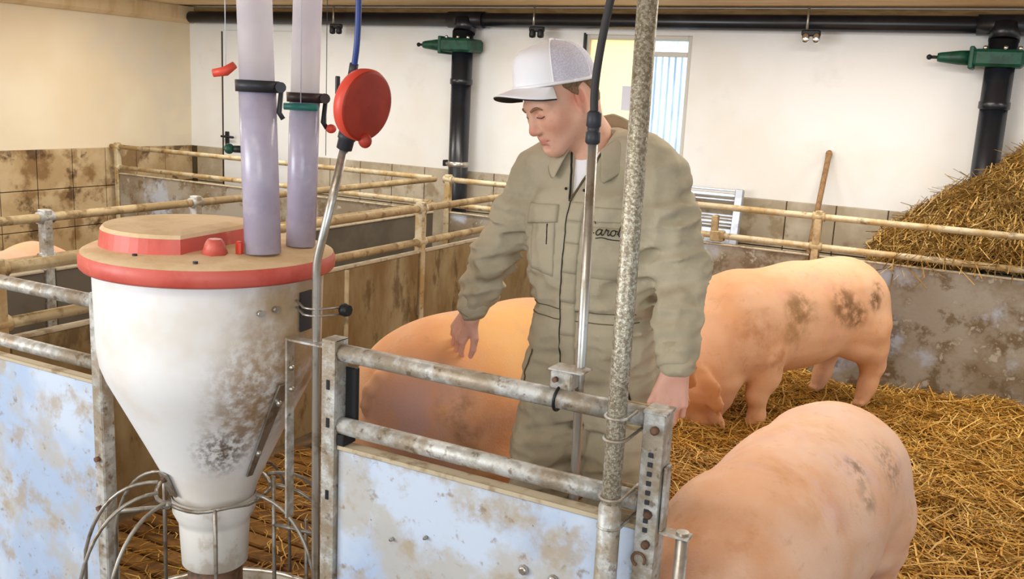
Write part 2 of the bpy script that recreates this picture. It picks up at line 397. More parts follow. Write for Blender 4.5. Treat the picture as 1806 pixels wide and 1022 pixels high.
def down_pipe(x, zb, label, neigh):
    y = 6.70
    t_ = thing('down_pipe', (x, y, zb), label, 'pipe', 'black down pipes with green valves')
    MB().tube([(x, y, zb), (x, y, 1.75)], 0.080, 24).build('pipe', 'black_pipe', t_)
    m_ = MB(); m_.lathe([(0.082, 1.73), (0.090, 1.735), (0.090, 1.775), (0.084, 1.78), (0.084, 2.15)], (x, y, 0), 24); m_.build('upper_pipe', 'black_pipe', t_)
    cl = MB(); cl.lathe([(0.083, 1.075), (0.088, 1.08), (0.088, 1.115), (0.083, 1.12)], (x, y, 0), 24, False)
    cl.box((x - 0.125, y - 0.02, 1.085), (x - 0.08, y + 0.02, 1.11), 0.004); cl.build('pipe_clip', 'steel', t_)
    MB().box((x - 0.135, y - 0.028, 1.075), (x - 0.11, y + 0.028, 1.125), 0.005).build('clip_bolt', 'black', t_)
    zv = 2.035
    v = MB(); v.box((x - 0.15, y - 0.115, zv - 0.052), (x + 0.13, y + 0.115, zv + 0.052), 0.018)
    v.box((x - 0.175, y - 0.10, zv - 0.068), (x - 0.145, y + 0.10, zv + 0.068), 0.01)
    vb = v.build('gate_valve', 'green_cast', t_)
    c = MB(); c.lathe([(0.046, 0), (0.044, -0.06), (0.03, -0.17), (0.026, -0.185)], (x - 0.172, y - 0.02, zv), 14, True, 'x'); c.build('bonnet', 'green_cast', vb)
    s_ = MB(); s_.tube([(x - 0.34, y - 0.02, zv), (x - 0.40, y - 0.02, zv)], 0.010, 8); s_.ball((x - 0.405, y - 0.02, zv), 0.017, 8, 6); s_.build('stem', 'black', vb)
    for k, (dx, dy) in enumerate(((-0.09, -0.10), (0.02, -0.11), (0.10, -0.09))):
        MB().lathe([(0.013, 0.048), (0.013, 0.068), (0.006, 0.072)], (x + dx, y + dy, zv), 6).build('bolt', 'chrome', vb)
    return t_
down_pipe(-4.09, 0.0, 'black down pipe with green gate valve left of the man', None)
down_pipe(-0.245, 0.0, 'black down pipe with green gate valve rising from the straw heap', None)

def hanger(x, label):
    y = 6.63
    t_ = thing('pipe_hanger', (x, y, 2.13), label, 'hook', 'small hangers below the overhead pipe')
    MB().tube([(x, y, 2.333), (x, y, 2.16)], 0.008, 8).build('rod', 'steel', t_)
    k_ = MB().box((x - 0.03, y - 0.02, 2.145), (x + 0.09, y + 0.02, 2.185), 0.008); k_.build('bracket', 'black', t_)
    for dx in (0.0, 0.068):
        MB().lathe([(0.002, -0.035), (0.022, -0.03), (0.026, -0.015), (0.024, 0.015), (0.016, 0.03)], (x + dx, y - 0.01, 2.135), 12).build('pulley', 'chrome' if x > -2 else 'black', t_)
hanger(-1.41, 'shiny twin pulley hanger in front of the bare white wall')
hanger(-3.43, 'dark twin pulley hanger just above the white cap')
hanger(-5.33, 'dark twin pulley hanger right of the two feed tubes')

# ------------------------------------------------------------------ pen fences
ZT, ZL, ZP = 1.055, 0.875, 0.822      # top rail, lower rail, top of panels
YF, YK, XB, XC = 1.76, 5.863, -2.834, -3.73

def rail(parent, p0, p1, m, r=0.0195):
    return MB().tube([p0, p1], r, 14).build('rail', m, parent)

def fence(name, label, axis, fixed, a0, a1, posts, mrail, mpanel, mpost, zb=0.06, lip='panel_lip', rails=(ZT, ZL), post_w=0.042, group='pen fences', panel_gap=0.03):
    def P(a, z, off=0.0): return (a, fixed + off, z) if axis == 'x' else (fixed + off, a, z)
    t_ = thing(name, P((a0 + a1) / 2, 0), label, 'fence', group)
    for z in rails: rail(t_, P(a0, z), P(a1, z), mrail)
    cuts = sorted(set([a0] + list(posts) + [a1]))
    for i in range(len(cuts) - 1):
        s0, s1 = cuts[i] + panel_gap, cuts[i + 1] - panel_gap
        if s1 - s0 < 0.1: continue
        lo, hi = P(s0, zb, -0.014), P(s1, ZP - 0.006, 0.014)
        pn = MB().box(lo, hi, 0.003).build('panel', mpanel, t_)
        lo, hi = P(s0, ZP - 0.006, -0.020), P(s1, ZP + 0.006, 0.020)
        MB().box(lo, hi, 0.003).build('panel_edge', lip, pn)
    for q in posts:
        lo, hi = P(q - post_w / 2, 0.0, -0.024), P(q + post_w / 2, ZT + 0.035, 0.024)
        po = MB().box(lo, hi, 0.004).build('post', mpost, t_)
        for z in rails:
            if axis == 'x': m_ = MB().lathe([(0.027, -0.036), (0.027, 0.036)], (q, fixed, z), 14, True, 'x')
            else: m_ = MB().lathe([(0.027, -0.036), (0.027, 0.036)], (fixed, q, z), 14, True, 'y')
            m_.build('rail_clamp', mpost, po)
    return t_

fb = fence('pen_fence', 'brown stained pen partition with two dusty rails left of the man', 'y', XB, 1.80, 5.80, [4.28, 1.86], 'galv_brown', 'panel_brown', 'galv_dusty')
fc = fence('pen_fence', 'grey pen partition with painted-in shade in the passage beyond the brown one', 'y', XC, 1.2, 5.80, [2.69, 3.55], 'galv_brown', 'panel_shaded', 'galv')
bk1 = fence('pen_fence', 'grey stained back fence in the far left corner by the tiled wall', 'x', YK, XL + 0.04, XC - 0.06, [-7.10], 'galv_dusty', 'panel_grey', 'galv_dusty')
bk2 = fence('pen_fence', 'back fence section half hidden behind the man', 'x', YK, XC + 0.06, XB - 0.04, [-3.655], 'galv_dusty', 'panel_grey', 'galv_dusty')
bk3 = fence('pen_fence', 'mottled grey back fence behind the brown patched pig and below the straw heap', 'x', YK, XB + 0.04, 1.6, [-1.06, 0.75], 'galv_dusty', 'panel_grey', 'galv_brown')
for z in (0.95,):                                     # the small link plate at the end of the leaning frame
    MB().box((-1.70, YK - 0.03, 0.87), (-1.665, YK + 0.03, 1.0), 0.005).build('clip', 'galv_brown', bk3)
MB().box((-1.70, YK - 0.034, ZL - 0.035), (-1.62, YK + 0.034, ZL + 0.03), 0.005).build('clip', 'galv_brown', bk3)

ff = thing('pen_fence', (-2.6, YF, 0), 'front panel with painted sky-reflection tint and two rails at the left edge', 'fence', 'pen fences')
for z in (ZT, ZL): rail(ff, (-3.2, YF, z), (-2.18, YF, z), 'galv', 0.0205)
fp = MB().box((-3.2, YF - 0.012, 0.06), (-2.245, YF + 0.012, ZP - 0.004), 0.003).build('panel', 'panel_sky_tint', ff)
MB().box((-3.2, YF - 0.018, ZP - 0.004), (-2.245, YF + 0.018, ZP + 0.006), 0.002).build('panel_edge', 'panel_lip', fp)
po = MB().box((-2.245, YF - 0.022, 0.0), (-2.205, YF + 0.022, ZT + 0.03), 0.004).build('post', 'galv', ff)
for z in (0.45, 0.6): MB().lathe([(0.008, 0.0), (0.008, -0.012)], (-2.225, YF - 0.022, z), 6, True, 'y').build('bolt', 'rust', po)

# front gate
gt = thing('pen_gate', (-1.0, YF, 0), 'front gate with painted sky-reflection tint and two galvanised rails between feeder and pole', 'gate')
for z in (ZT + 0.002, ZL): rail(gt, (-1.385, YF, z), (-0.585, YF, z), 'galv', 0.0215)
gp = MB().box((-1.377, YF - 0.012, 0.12), (-0.602, YF + 0.012, ZP - 0.004), 0.003).build('panel', 'panel_sky_tint', gt)
MB().box((-1.377, YF - 0.018, ZP - 0.004), (-0.602, YF + 0.022, ZP + 0.007), 0.002).build('panel_edge', 'panel_lip', gp)
for x, z in ((-1.115, 0.66), (-0.858, 0.654), (-0.785, 0.652), (-1.21, 0.63)):
    r_ = 0.012 if x > -0.95 else 0.005
    MB().lathe([(r_, 0.0), (r_, -0.006), (r_ * 0.6, -0.012)], (x, YF - 0.012, z), 8, True, 'y').build('bolt', 'steel', gp)
# hinge post: U channel with slots
u = MB()
u.box((-1.418, YF - 0.026, 0.0), (-1.378, YF - 0.021, ZT + 0.035), 0.001)
u.box((-1.418, YF - 0.021, 0.0), (-1.413, YF + 0.024, ZT + 0.035), 0.001)
u.box((-1.383, YF - 0.021, 0.0), (-1.378, YF + 0.024, ZT + 0.035), 0.001)
u.box((-1.418, YF - 0.021, ZT + 0.031), (-1.378, YF + 0.024, ZT + 0.035), 0.001)
gpo = u.build('hinge_post', 'galv', gt)
for z in (0.98, 0.885, 0.70): MB().box((-1.402, YF - 0.0285, z - 0.012), (-1.393, YF - 0.0255, z + 0.012), 0.001).build('slot', 'black', gpo)
sh = MB().box((-1.376, YF + 0.012, 0.86), (-1.345, YF + 0.028, 1.02), 0.002); sh.build('hinge_plate', 'black', gt)
MB().box((-1.376, YF - 0.02, 0.83), (-1.355, YF + 0.03, 0.858), 0.002).build('hinge_plate', 'black', gt)
fh = MB().box((-1.535, YF - 0.022, ZT + 0.010), (-1.418, YF + 0.010, ZT + 0.016), 0.001)
fh.box((-1.535, YF - 0.022, 0.60), (-1.529, YF + 0.006, ZT + 0.013), 0.001)
st = fh.build('hinge_strap', 'galv', gt)
for z in (0.995, 0.94): MB().ball((-1.526, YF - 0.008, z), 0.008, 8, 6).build('rivet', 'steel', st)
# latch post with bolts and a slotted face
u = MB()
u.box((-0.604, YF - 0.030, 0.0), (-0.560, YF - 0.025, ZT + 0.020), 0.001)
u.box((-0.604, YF - 0.025, 0.0), (-0.599, YF + 0.024, ZT + 0.020), 0.001)
u.box((-0.565, YF - 0.025, 0.0), (-0.560, YF + 0.024, ZT + 0.020), 0.001)
u.box((-0.606, YF - 0.031, ZT + 0.019), (-0.556, YF + 0.026, ZT + 0.026), 0.001)
lp = u.build('latch_post', 'galv', gt)
for z in (ZT - 0.012, ZL - 0.01, 0.80):
    MB().lathe([(0.009, 0.0), (0.009, -0.008), (0.004, -0.012)], (-0.578, YF - 0.030, z), 8, True, 'y').build('bolt', 'rust', lp)
MB().tube([(-0.59 + 0.014 * math.cos(a), YF - 0.034, 0.765 + 0.014 * math.sin(a)) for a in [k * PI / 8 - 0.6 for k in range(14)]], 0.003, 6).build('hook_eye', 'rust', lp)
for k in range(9): MB().box((-0.588, YF - 0.0325, 0.985 - k * 0.02), (-0.578, YF - 0.029, 0.995 - k * 0.02), 0.001).build('slot', 'clamp', lp)
lt = MB().box((-0.557, YF - 0.02, 0.83), (-0.551, YF + 0.012, 0.965), 0.001)
lt.box((-0.557, YF - 0.02, 0.823), (-0.495, YF + 0.012, 0.829), 0.001)
lt.build('latch_strap', 'galv', gt)
MB().tube([(-0.512, YF - 0.004, 0.835), (-0.512, YF - 0.004, 0.0)], 0.013, 14).build('latch_rod', 'steel', gt)

# tall galvanised pole in front of the gate, thin water pole behind it
pl = thing('support_pole', (-0.648, 1.697, 0.0), 'tall thick galvanised pole clamped to the gate in front of the man', 'pole')
MB().tube([(-0.648, 1.697, 0.0), (-0.648, 1.697, 2.335)], 0.0195, 20).build('pole', 'pole_galv', pl)
MB().lathe([(0.0196, 0.885), (0.0235, 0.878), (0.0235, 0.02), (0.026, 0.0)], (-0.648, 1.697, 0), 20, False).build('sleeve', 'galv', pl)
for z in (ZT + 0.012, ZT - 0.034, ZL + 0.022, ZL - 0.04):
    pts = [(-0.648 + 0.0225 * math.cos(a), 1.697 + 0.0225 * math.sin(a), z) for a in [PI + k * PI / 10 for k in range(11)]]
    pts = [(-0.672, YF + 0.024, z + 0.004)] + pts + [(-0.622, YF + 0.024, z + 0.004)]
    MB().tube(pts, 0.0034, 8).build('u_bolt', 'galv', pl)
for z in (ZT - 0.01, ZL - 0.008):
    MB().box((-0.685, YF + 0.020, z - 0.03), (-0.61, YF + 0.026, z + 0.03), 0.001).build('clamp_plate', 'galv_brown', pl)

wp = thing('water_pole', (-0.772, 1.803, 0.0), 'thin steel pole with black hose rising in front of the khaki coverall', 'pole')
MB().tube([(-0.772, 1.805, 0.60), (-0.783, 1.80, 1.595)], 0.0105, 14).build('pole', 'steel', wp)
MB().tube([(-0.771, 1.805, 0.60), (-0.771, 1.805, 0.0)], 0.0085, 12).build('pole_foot', 'steel', wp)
c = MB(); c.lathe([(0.011, 1.588), (0.015, 1.592), (0.015, 1.612), (0.0125, 1.614), (0.0125, 1.622), (0.015, 1.625), (0.015, 1.65), (0.010, 1.655)], (-0.7835, 1.80, 0), 14); c.build('hose_coupling', 'clamp', wp)
MB().tube(catmull([(-0.7835, 1.80, 1.64), (-0.786, 1.80, 1.70), (-0.779, 1.80, 1.78), (-0.763, 1.80, 1.88), (-0.735, 1.81, 2.05), (-0.70, 1.82, 2.335)], 6), 0.0085, 10).build('hose', 'rubber', wp)
k = MB().box((-0.825, YF - 0.008, ZT + 0.022), (-0.775, YF + 0.034, ZT + 0.062), 0.004); kb = k.build('clamp_block', 'galv', wp)
MB().box((-0.830, YF - 0.008, ZT + 0.062), (-0.752, YF + 0.045, ZT + 0.066), 0.001).build('clamp_tab', 'galv', kb)
MB().lathe([(0.006, 0), (0.006, -0.01)], (-0.81, YF - 0.008, ZT + 0.045), 8, True, 'y').build('bolt', 'rust', kb)
ring = [(-0.805 + 0.002 * math.sin(a), YF + 0.026 * math.cos(a), ZT + 0.002 + 0.026 * math.sin(a)) for a in [2 * PI * q / 20 for q in range(20)]]
MB().tube(ring, 0.0035, 8, closed=True).build('rail_ring', 'black', wp)

# ------------------------------------------------------------------ the feeder
FX, FY = -1.84, 1.80
fd = thing('pig_feeder', (FX, FY, 0.0), 'white stained funnel feeder with red dusty lid in the left foreground', 'feeder')
hop = MB().lathe([(0.288, 1.225), (0.288, 1.21), (0.286, 1.10), (0.284, 1.00), (0.278, 0.955), (0.264, 0.915), (0.243, 0.872), (0.212, 0.808), (0.176, 0.734), (0.142, 0.662), (0.118, 0.606), (0.108, 0.575), (0.104, 0.555)], (FX, FY, 0), 64, False).build('hopper', 'hopper', fd)
MB().lathe([(0.112, 0.575), (0.110, 0.530), (0.100, 0.508), (0.0955, 0.500), (0.094, 0.492), (0.088, 0.375), (0.080, 0.368)], (FX, FY, 0), 48, False).build('spout', 'spout', fd)
MB().lathe([(0.074, 0.40), (0.072, 0.12)], (FX, FY, 0), 32).build('dosing_tube', 'rust', fd)
MB().lathe([(0.11, 0.045), (0.30, 0.06), (0.335, 0.16), (0.345, 0.165), (0.34, 0.17), (0.325, 0.16), (0.28, 0.08), (0.10, 0.065)], (FX, FY, 0), 48).build('feed_pan', 'steel', fd)
MB().lathe([(0.335, 0.02), (0.30, 0.0), (0.30, 0.045), (0.335, 0.06)], (FX, FY, 0), 32).build('pan_foot', 'rust', fd)
def pol(ang, r, z): return (FX + r * math.cos(math.radians(ang)), FY + r * math.sin(math.radians(ang)), z)
# lid
ld = MB().lathe([(0.292, 1.205), (0.312, 1.205), (0.318, 1.212), (0.318, 1.236), (0.312, 1.248)], (FX, FY, 0), 72, False).build('lid_rim', 'red_lid', fd)
MB().lathe([(0.313, 1.2475), (0.300, 1.254), (0.15, 1.262), (0.001, 1.262)], (FX, FY, 0), 64, False).build('lid', 'lid_dust', fd)
# raised hatch: round on the far left, cut straight on the right
hc = []
c0 = (FX - 0.075, FY - 0.015)
for k in range(37):
    a = math.radians(60 + k * 7.05); hc.append((c0[0] + 0.205 * math.cos(a), c0[1] + 0.205 * math.sin(a)))
def hatch_ring(s, z): return [(c0[0] + (p[0] - c0[0]) * s, c0[1] + (p[1] - c0[1]) * s, z) for p in hc]
n_ = len(hc)
hb = MB(); vs = hatch_ring(1.03, 1.256) + hatch_ring(1.0, 1.298); hb.add(vs, [(i, (i + 1) % n_, n_ + (i + 1) % n_, n_ + i) for i in range(n_)])
hat = hb.build('hatch_side', 'red_lid', fd)
ht = MB(); vs = hatch_ring(1.005, 1.297) + hatch_ring(0.97, 1.306) + hatch_ring(0.6, 1.311)
ht.add(vs, [(i, (i + 1) % n_, n_ + (i + 1) % n_, n_ + i) for i in range(n_)] + [(n_ + i, n_ + (i + 1) % n_, 2 * n_ + (i + 1) % n_, 2 * n_ + i) for i in range(n_)] + [tuple(2 * n_ + i for i in range(n_))])
ht.build('hatch_top', 'lid_dust', fd)
for ang, r in ((-92, 0.235), (-52, 0.262)):
    MB().lathe([(0.006, 1.252), (0.006, 1.262)], pol(ang, r, 0), 8).build('screw', 'clamp', fd)
kb = MB(); kp = pol(-41, 0.155, 0)
kb.lathe([(0.034, 1.258), (0.024, 1.288), (0.018, 1.298)], kp, 6); kn = kb.build('hatch_catch', 'red_lid', fd)
MB().box((kp[0] + 0.03, kp[1] + 0.035, 1.258), (kp[0] + 0.048, kp[1] + 0.053, 1.292), 0.004).build('catch_pin', 'red_bright', kn)
# bolts and the side bracket
for ang, z in ((-22, 1.135), (-14, 1.14)):
    p = pol(ang, 0.284, z); q = pol(ang, 0.300, z)
    MB().tube([p, q], 0.008, 8).build('bolt', 'steel', hop)
pq = MB()
for i in range(6):
    a0, a1 = 2 + i * 1.6, 2 + (i + 1) * 1.6
    pq.add([pol(a0, 0.2885, 1.07), pol(a1, 0.2885, 1.07), pol(a1, 0.2885, 1.17), pol(a0, 0.2885, 1.17), pol(a0, 0.293, 1.07), pol(a1, 0.293, 1.07), pol(a1, 0.293, 1.17), pol(a0, 0.293, 1.17)],
           [(0, 1, 2, 3), (4, 5, 6, 7), (0, 1, 5, 4), (2, 3, 7, 6), (0, 3, 7, 4), (1, 2, 6, 5)])
pq.build('bracket_plate', 'clamp', fd)
# straps down the cone
for ang in (-8, -100):
    pts = [(0.287, 0.945), (0.247, 0.872), (0.216, 0.808), (0.180, 0.734), (0.146, 0.662)] if ang == -8 else [(0.152, 0.672), (0.124, 0.606), (0.122, 0.60)]
    sp = MB()
    for (r0, z0), (r1, z1) in zip(pts[:-1], pts[1:]):
        w0 = 3.4 if ang == -8 else 6.5
        sp.add([pol(ang - w0, r0, z0), pol(ang + w0, r0, z0), pol(ang + w0, r1, z1), pol(ang - w0, r1, z1), pol(ang - w0, r0 + 0.006, z0), pol(ang + w0, r0 + 0.006, z0), pol(ang + w0, r1 + 0.006, z1), pol(ang - w0, r1 + 0.006, z1)],
               [(0, 1, 2, 3), (4, 5, 6, 7), (0, 1, 5, 4), (2, 3, 7, 6), (0, 3, 7, 4), (1, 2, 6, 5)])
    so = sp.build('strap', 'steel' if ang == -8 else 'wire', fd)
    if ang == -8:
        for r0, z0 in ((0.262, 0.89), (0.182, 0.735)): MB().ball(pol(ang, r0 + 0.004, z0), 0.009, 8, 6).build('bolt', 'steel', so)
    else: MB().ball(pol(ang, 0.150, 0.655), 0.010, 8, 6).build('bolt', 'rust', so)
# wire guard: ring round the neck and bent ribs down to the pan
cg = MB().tube([pol(k * 10, 0.150, 0.585 + 0.004 * math.sin(k)) for k in range(36)], 0.0055, 8, closed=True).build('guard_ring', 'wire', fd)
for ang in (-44, -92, -118, -146, -172, 160, 130, 96, 60, 30, 2):
    if ang == -44: pts = arc(pol(ang, 0.152, 0.585), pol(ang, 0.19, 0.56), pol(ang, 0.20, 0.47), 8) + [Vector(pol(ang, 0.205, 0.2)), Vector(pol(ang, 0.30, 0.10))]
    else: pts = arc(pol(ang, 0.148, 0.600), pol(ang, 0.30, 0.60), pol(ang, 0.345, 0.40), 10) + [Vector(pol(ang, 0.352, 0.17))]
    MB().tube(pts, 0.0052, 8).build('guard_rib', 'wire', fd)
MB().ball(pol(-92, 0.158, 0.592), 0.012, 8, 6).build('weld', 'wire', fd)
for ang, r, zt in ((18, 0.172, 0.64), (14, 0.30, 0.93), (30, 0.25, 0.50), (168, 0.26, 0.62), (150, 0.22, 0.60)):
    MB().tube([pol(ang, r, zt), pol(ang, r + 0.004, 0.165)], 0.0055, 8).build('guard_rod', 'wire', fd)
MB().tube([pol(18, 0.172, 0.50), pol(14, 0.30, 0.50)], 0.0055, 8).build('guard_bar', 'wire', fd)
MB().tube([pol(-165, 0.30, 0.47), pol(170, 0.22, 0.46)], 0.007, 8).build('guard_bar', 'wire', fd)

# two feed tubes hanging from the ceiling onto the lid
def feed_tube(name, p0, p1, r, zc, label, mlow):
    a, b = Vector(p0), Vector(p1); t_ = thing(name, p0, label, 'tube')
    def at(z): return a.lerp(b, (z - a.z) / (b.z - a.z))
    MB().tube([at(a.z), at((a.z + zc) / 2), at(zc)], r, 28, True).build('lower_tube', mlow, t_)
    MB().tube([at(zc - 0.01), at((zc + b.z) / 2), b], r * 0.94, 28, True).build('upper_tube', 'tube_clear', t_)
    return t_, at
t1, at1 = feed_tube('feed_tube', (-1.648, 1.785, 1.262), (-1.705, 1.80, 2.33), 0.0445, 1.668, 'frosted lilac feed tube with dark grey clamp, left of the pair', 'tube_low')
rt = Vector((0.88, 0.475, 0)); tc = Vector((0.68, -0.73, 0))
def collar(t_, at, r, z, h, m, lever_m, lever_len, ball):
    c = at(z)
    o = MB().lathe([(r, z - h / 2 + 0.004), (r + 0.007, z - h / 2), (r + 0.008, z + h / 2), (r, z + h / 2 - 0.002)], (c.x, c.y, 0), 32, False).build('clamp_ring', m, t_)
    p = c + rt * (r + 0.012)
    k_ = MB(); k_.tube([p - tc * 0.015, p + tc * 0.02], 0.013, 12); k_.build('pivot', m, o)
    q = p + tc * 0.012
    l_ = MB(); l_.tube([q + rt * 0.002, q - rt * 0.004 + Vector((0, 0, -lever_len * 0.8)), q + rt * 0.006 + Vector((0, 0, -lever_len))], [0.0055, 0.0065, 0.006], 8)
    l_.build('lever', lever_m, o)
    if ball: MB().ball(q + rt * 0.016 + Vector((0, 0, -lever_len)), 0.013, 10, 8, (1.1, 1, 0.9)).build('lever_knob', 'red_bright', o)
    return o
c1 = collar(t1, at1, 0.0445, 1.668, 0.028, 'clamp', 'clamp', 0.075, False)
p = at1(1.515) - rt * 0.05
MB().tube([p + rt * 0.01, p - rt * 0.012], 0.009, 10).build('stop_screw', 'black', t1)
MB().ball(p - rt * 0.024, 0.013, 10, 8).build('screw_knob', 'green_cast', t1)
p = at1(1.70) - rt * 0.075
k_ = MB().tube([p - rt * 0.03 + Vector((0, 0, -0.006)), p, p + rt * 0.022 + Vector((0, 0, 0.016))], [0.010, 0.012, 0.009], 10); k_.build('pull_grip', 'red_bright', t1)
MB().tube([p + rt * 0.0, p + Vector((0, 0, 0.62))], 0.0012, 6).build('pull_cord', 'paper', t1)
t2, at2 = feed_tube('feed_tube', (-1.664, 1.945, 1.262), (-1.628, 1.94, 2.33), 0.0385, 1.642, 'glossy clear lilac feed tube with teal handle, right of the pair', 'tube_low')
c2 = collar(t2, at2, 0.0385, 1.645, 0.024, 'clamp_brown', 'black', 0.075, True)
p = at2(1.622) + tc * 0.048 - rt * 0.012
hb_ = MB().tube([p - rt * 0.042, p + rt * 0.042], 0.009, 12); hb_.build('pull_handle', 'teal', t2)
MB().tube([p, p + Vector((0, 0, 0.70))], 0.0012, 6).build('pull_cord', 'paper', t2)
p = at2(1.5) + rt * 0.058
MB().tube([p, p + Vector((0, 0, 0.82))], 0.0009, 6).build('wire', 'clamp', t2)

# bent steel pipe with the round red housing
bp_ = thing('water_pipe', (-1.459, 1.76, 0.0), 'bent steel pipe topped by a round red disc with blue hose', 'pipe')
pts = [Vector((-1.456, 1.768, 0.0)), Vector((-1.458, 1.765, 0.7)), Vector((-1.4585, 1.762, 1.22))] + arc((-1.4585, 1.761, 1.23), (-1.4585, 1.76, 1.262), (-1.447, 1.76, 1.30), 6) + [Vector((-1.3755, 1.758, 1.548))]
MB().tube(pts, 0.0102, 14).build('pipe', 'steel', bp_)
nut = MB()
ax = Vector((0.072, -0.002, 0.248)).normalized(); q0 = Vector((-1.3755, 1.758, 1.548))
nut.tube([q0 - ax * 0.012, q0 - ax * 0.010, q0 + ax * 0.012, q0 + ax * 0.014, q0 + ax * 0.030], [0.013, 0.018, 0.0185, 0.021, 0.021], 12)
nut.build('union_nut', 'clamp', bp_)
dc = Vector((-1.316, 1.742, 1.640)); dn = Vector((0.95, -0.10, -0.16)).normalized()
Q = dn.to_track_quat('Z', 'Y').to_matrix().to_4x4(); Q.translation = dc
d = MB(); d.lathe([(0.001, -0.026), (0.050, -0.026), (0.068, -0.022), (0.078, -0.012), (0.080, 0.0), (0.080, 0.008), (0.077, 0.013)], (0, 0, 0), 48, False); d.xform(Q)
disc = d.build('disc_housing', 'red_bright', bp_)
d = MB(); d.lathe([(0.0785, 0.009), (0.076, 0.0155), (0.070, 0.017), (0.001, 0.019)], (0, 0, 0), 48, False); d.xform(Q); d.build('disc_cover', 'red', disc)
tb = MB(); pdn = dc + Vector((0.008, 0.0, -0.078)); tb.ball(pdn, 0.017, 12, 8, (1, 0.7, 1)); tb.build('disc_lug', 'red', disc)
MB().box((dc.x - 0.075, dc.y - 0.005, 1.66), (dc.x - 0.067, dc.y + 0.006, 1.70), 0.002).build('clip', 'black', disc)
MB().tube([dc + Vector((-0.038, 0.01, 0.062)), dc + Vector((-0.03, 0.006, 0.088))], 0.010, 10).build('hose_nipple', 'clamp', bp_)
MB().tube(catmull([dc + Vector((-0.03, 0.006, 0.08)), dc + Vector((-0.018, 0.0, 0.14)), dc + Vector((-0.016, 0, 0.24)), dc + Vector((-0.03, 0.01, 0.40)), (-1.36, 1.76, 2.335)], 6), 0.0068, 10).build('hose', 'blue_hose', bp_)
cl = MB()
for z in (1.135, 1.152): cl.tube([(-1.552, 1.80, z)] + arc((-1.49, 1.752, z), (-1.455, 1.742, z), (-1.442, 1.775, z), 6) + [Vector((-1.42, 1.81, z))], 0.003, 6)
cl.build('pipe_clamp', 'steel', bp_)
kn = MB().lathe([(0.014, -0.008), (0.017, 0.0), (0.014, 0.014)], (-1.415, 1.815, 1.146), 8, True, 'x'); kn.build('wing_nut', 'black', bp_)
MB().tube([(-1.425, 1.835, 0.35), (-1.425, 1.835, 1.24)], 0.0055, 8).build('stay_rod', 'galv_brown', bp_)

# ------------------------------------------------------------------ things along the back wall
fk = thing('pitchfork', (-1.192, 6.2, 0.0), 'wooden pitchfork handle leaning on the white wall', 'tool')
top, bot = Vector((-1.212, YB - 0.03, 1.385)), Vector((-1.192, 6.17, 0.36))
MB().tube([bot, top.lerp(bot, 0.03), top], [0.017, 0.019, 0.021], 12).build('handle', 'wood_handle', fk)
MB().ball(top, 0.023, 10, 8, (1, 1, 1.2)).build('handle_end', 'wood_handle', fk)
ax = (bot - top).normalized()
MB().tube([bot - ax * 0.09, bot + ax * 0.03], [0.022, 0.016], 12).build('socket', 'clamp', fk)
for k in range(4):
    dx = (k - 1.5) * 0.06
    MB().tube(catmull([bot + ax * 0.02, bot + ax * 0.06 + Vector((dx, 0, 0)), bot + ax * 0.2 + Vector((dx, -0.01, 0)), Vector((bot.x + dx, bot.y - 0.16, 0.02))], 5), 0.005, 8).build('tine', 'clamp', fk)

fr = thing('metal_frame', (-2.0, 6.6, 0.0), 'aluminium slatted frame leaning on the tiles right of the man', 'frame')
a0 = math.radians(8); Mx = Matrix.Rotation(-a0, 4, 'X')
def lean(x, z): return Vector((x, 6.58 + math.sin(a0) * z, math.cos(a0) * z))
def slab(name, m, x0, x1, z0, z1, th):
    Mb = MB().box((x0, -th, z0), (x1, 0, z1), 0.004); Mb.xform(Matrix.Translation((0, 6.60, 0)) @ Mx); return Mb.build(name, m, fr)
slab('side_bar', 'alu', -1.80, -1.745, 0.0, 1.105, 0.05)
slab('side_bar', 'alu', -2.66, -2.605, 0.0, 1.105, 0.05)
for z0, z1 in ((1.085, 1.10), (1.045, 1.07), (1.015, 1.03), (0.905, 0.92), (0.885, 0.895), (0.855, 0.875), (0.835, 0.845), (0.69, 0.82), (0.45, 0.48), (0.2, 0.24)):
    slab('slat', 'alu', -2.605, -1.80, z0, z1, 0.025)

# ------------------------------------------------------------------ slatted floor by the feeder
zs = MB().box((-0.70, -0.036, 0.0), (0.70, 0.036, 0.045), 0.006).build('floor_slat', 'slat')
first = True
for k in range(17):
    o = zs if first else instance(zs, (0, 0, 0)); first = False
    o.parent = fl; o.location = (-2.10, 1.84 + k * 0.086, 0.002)

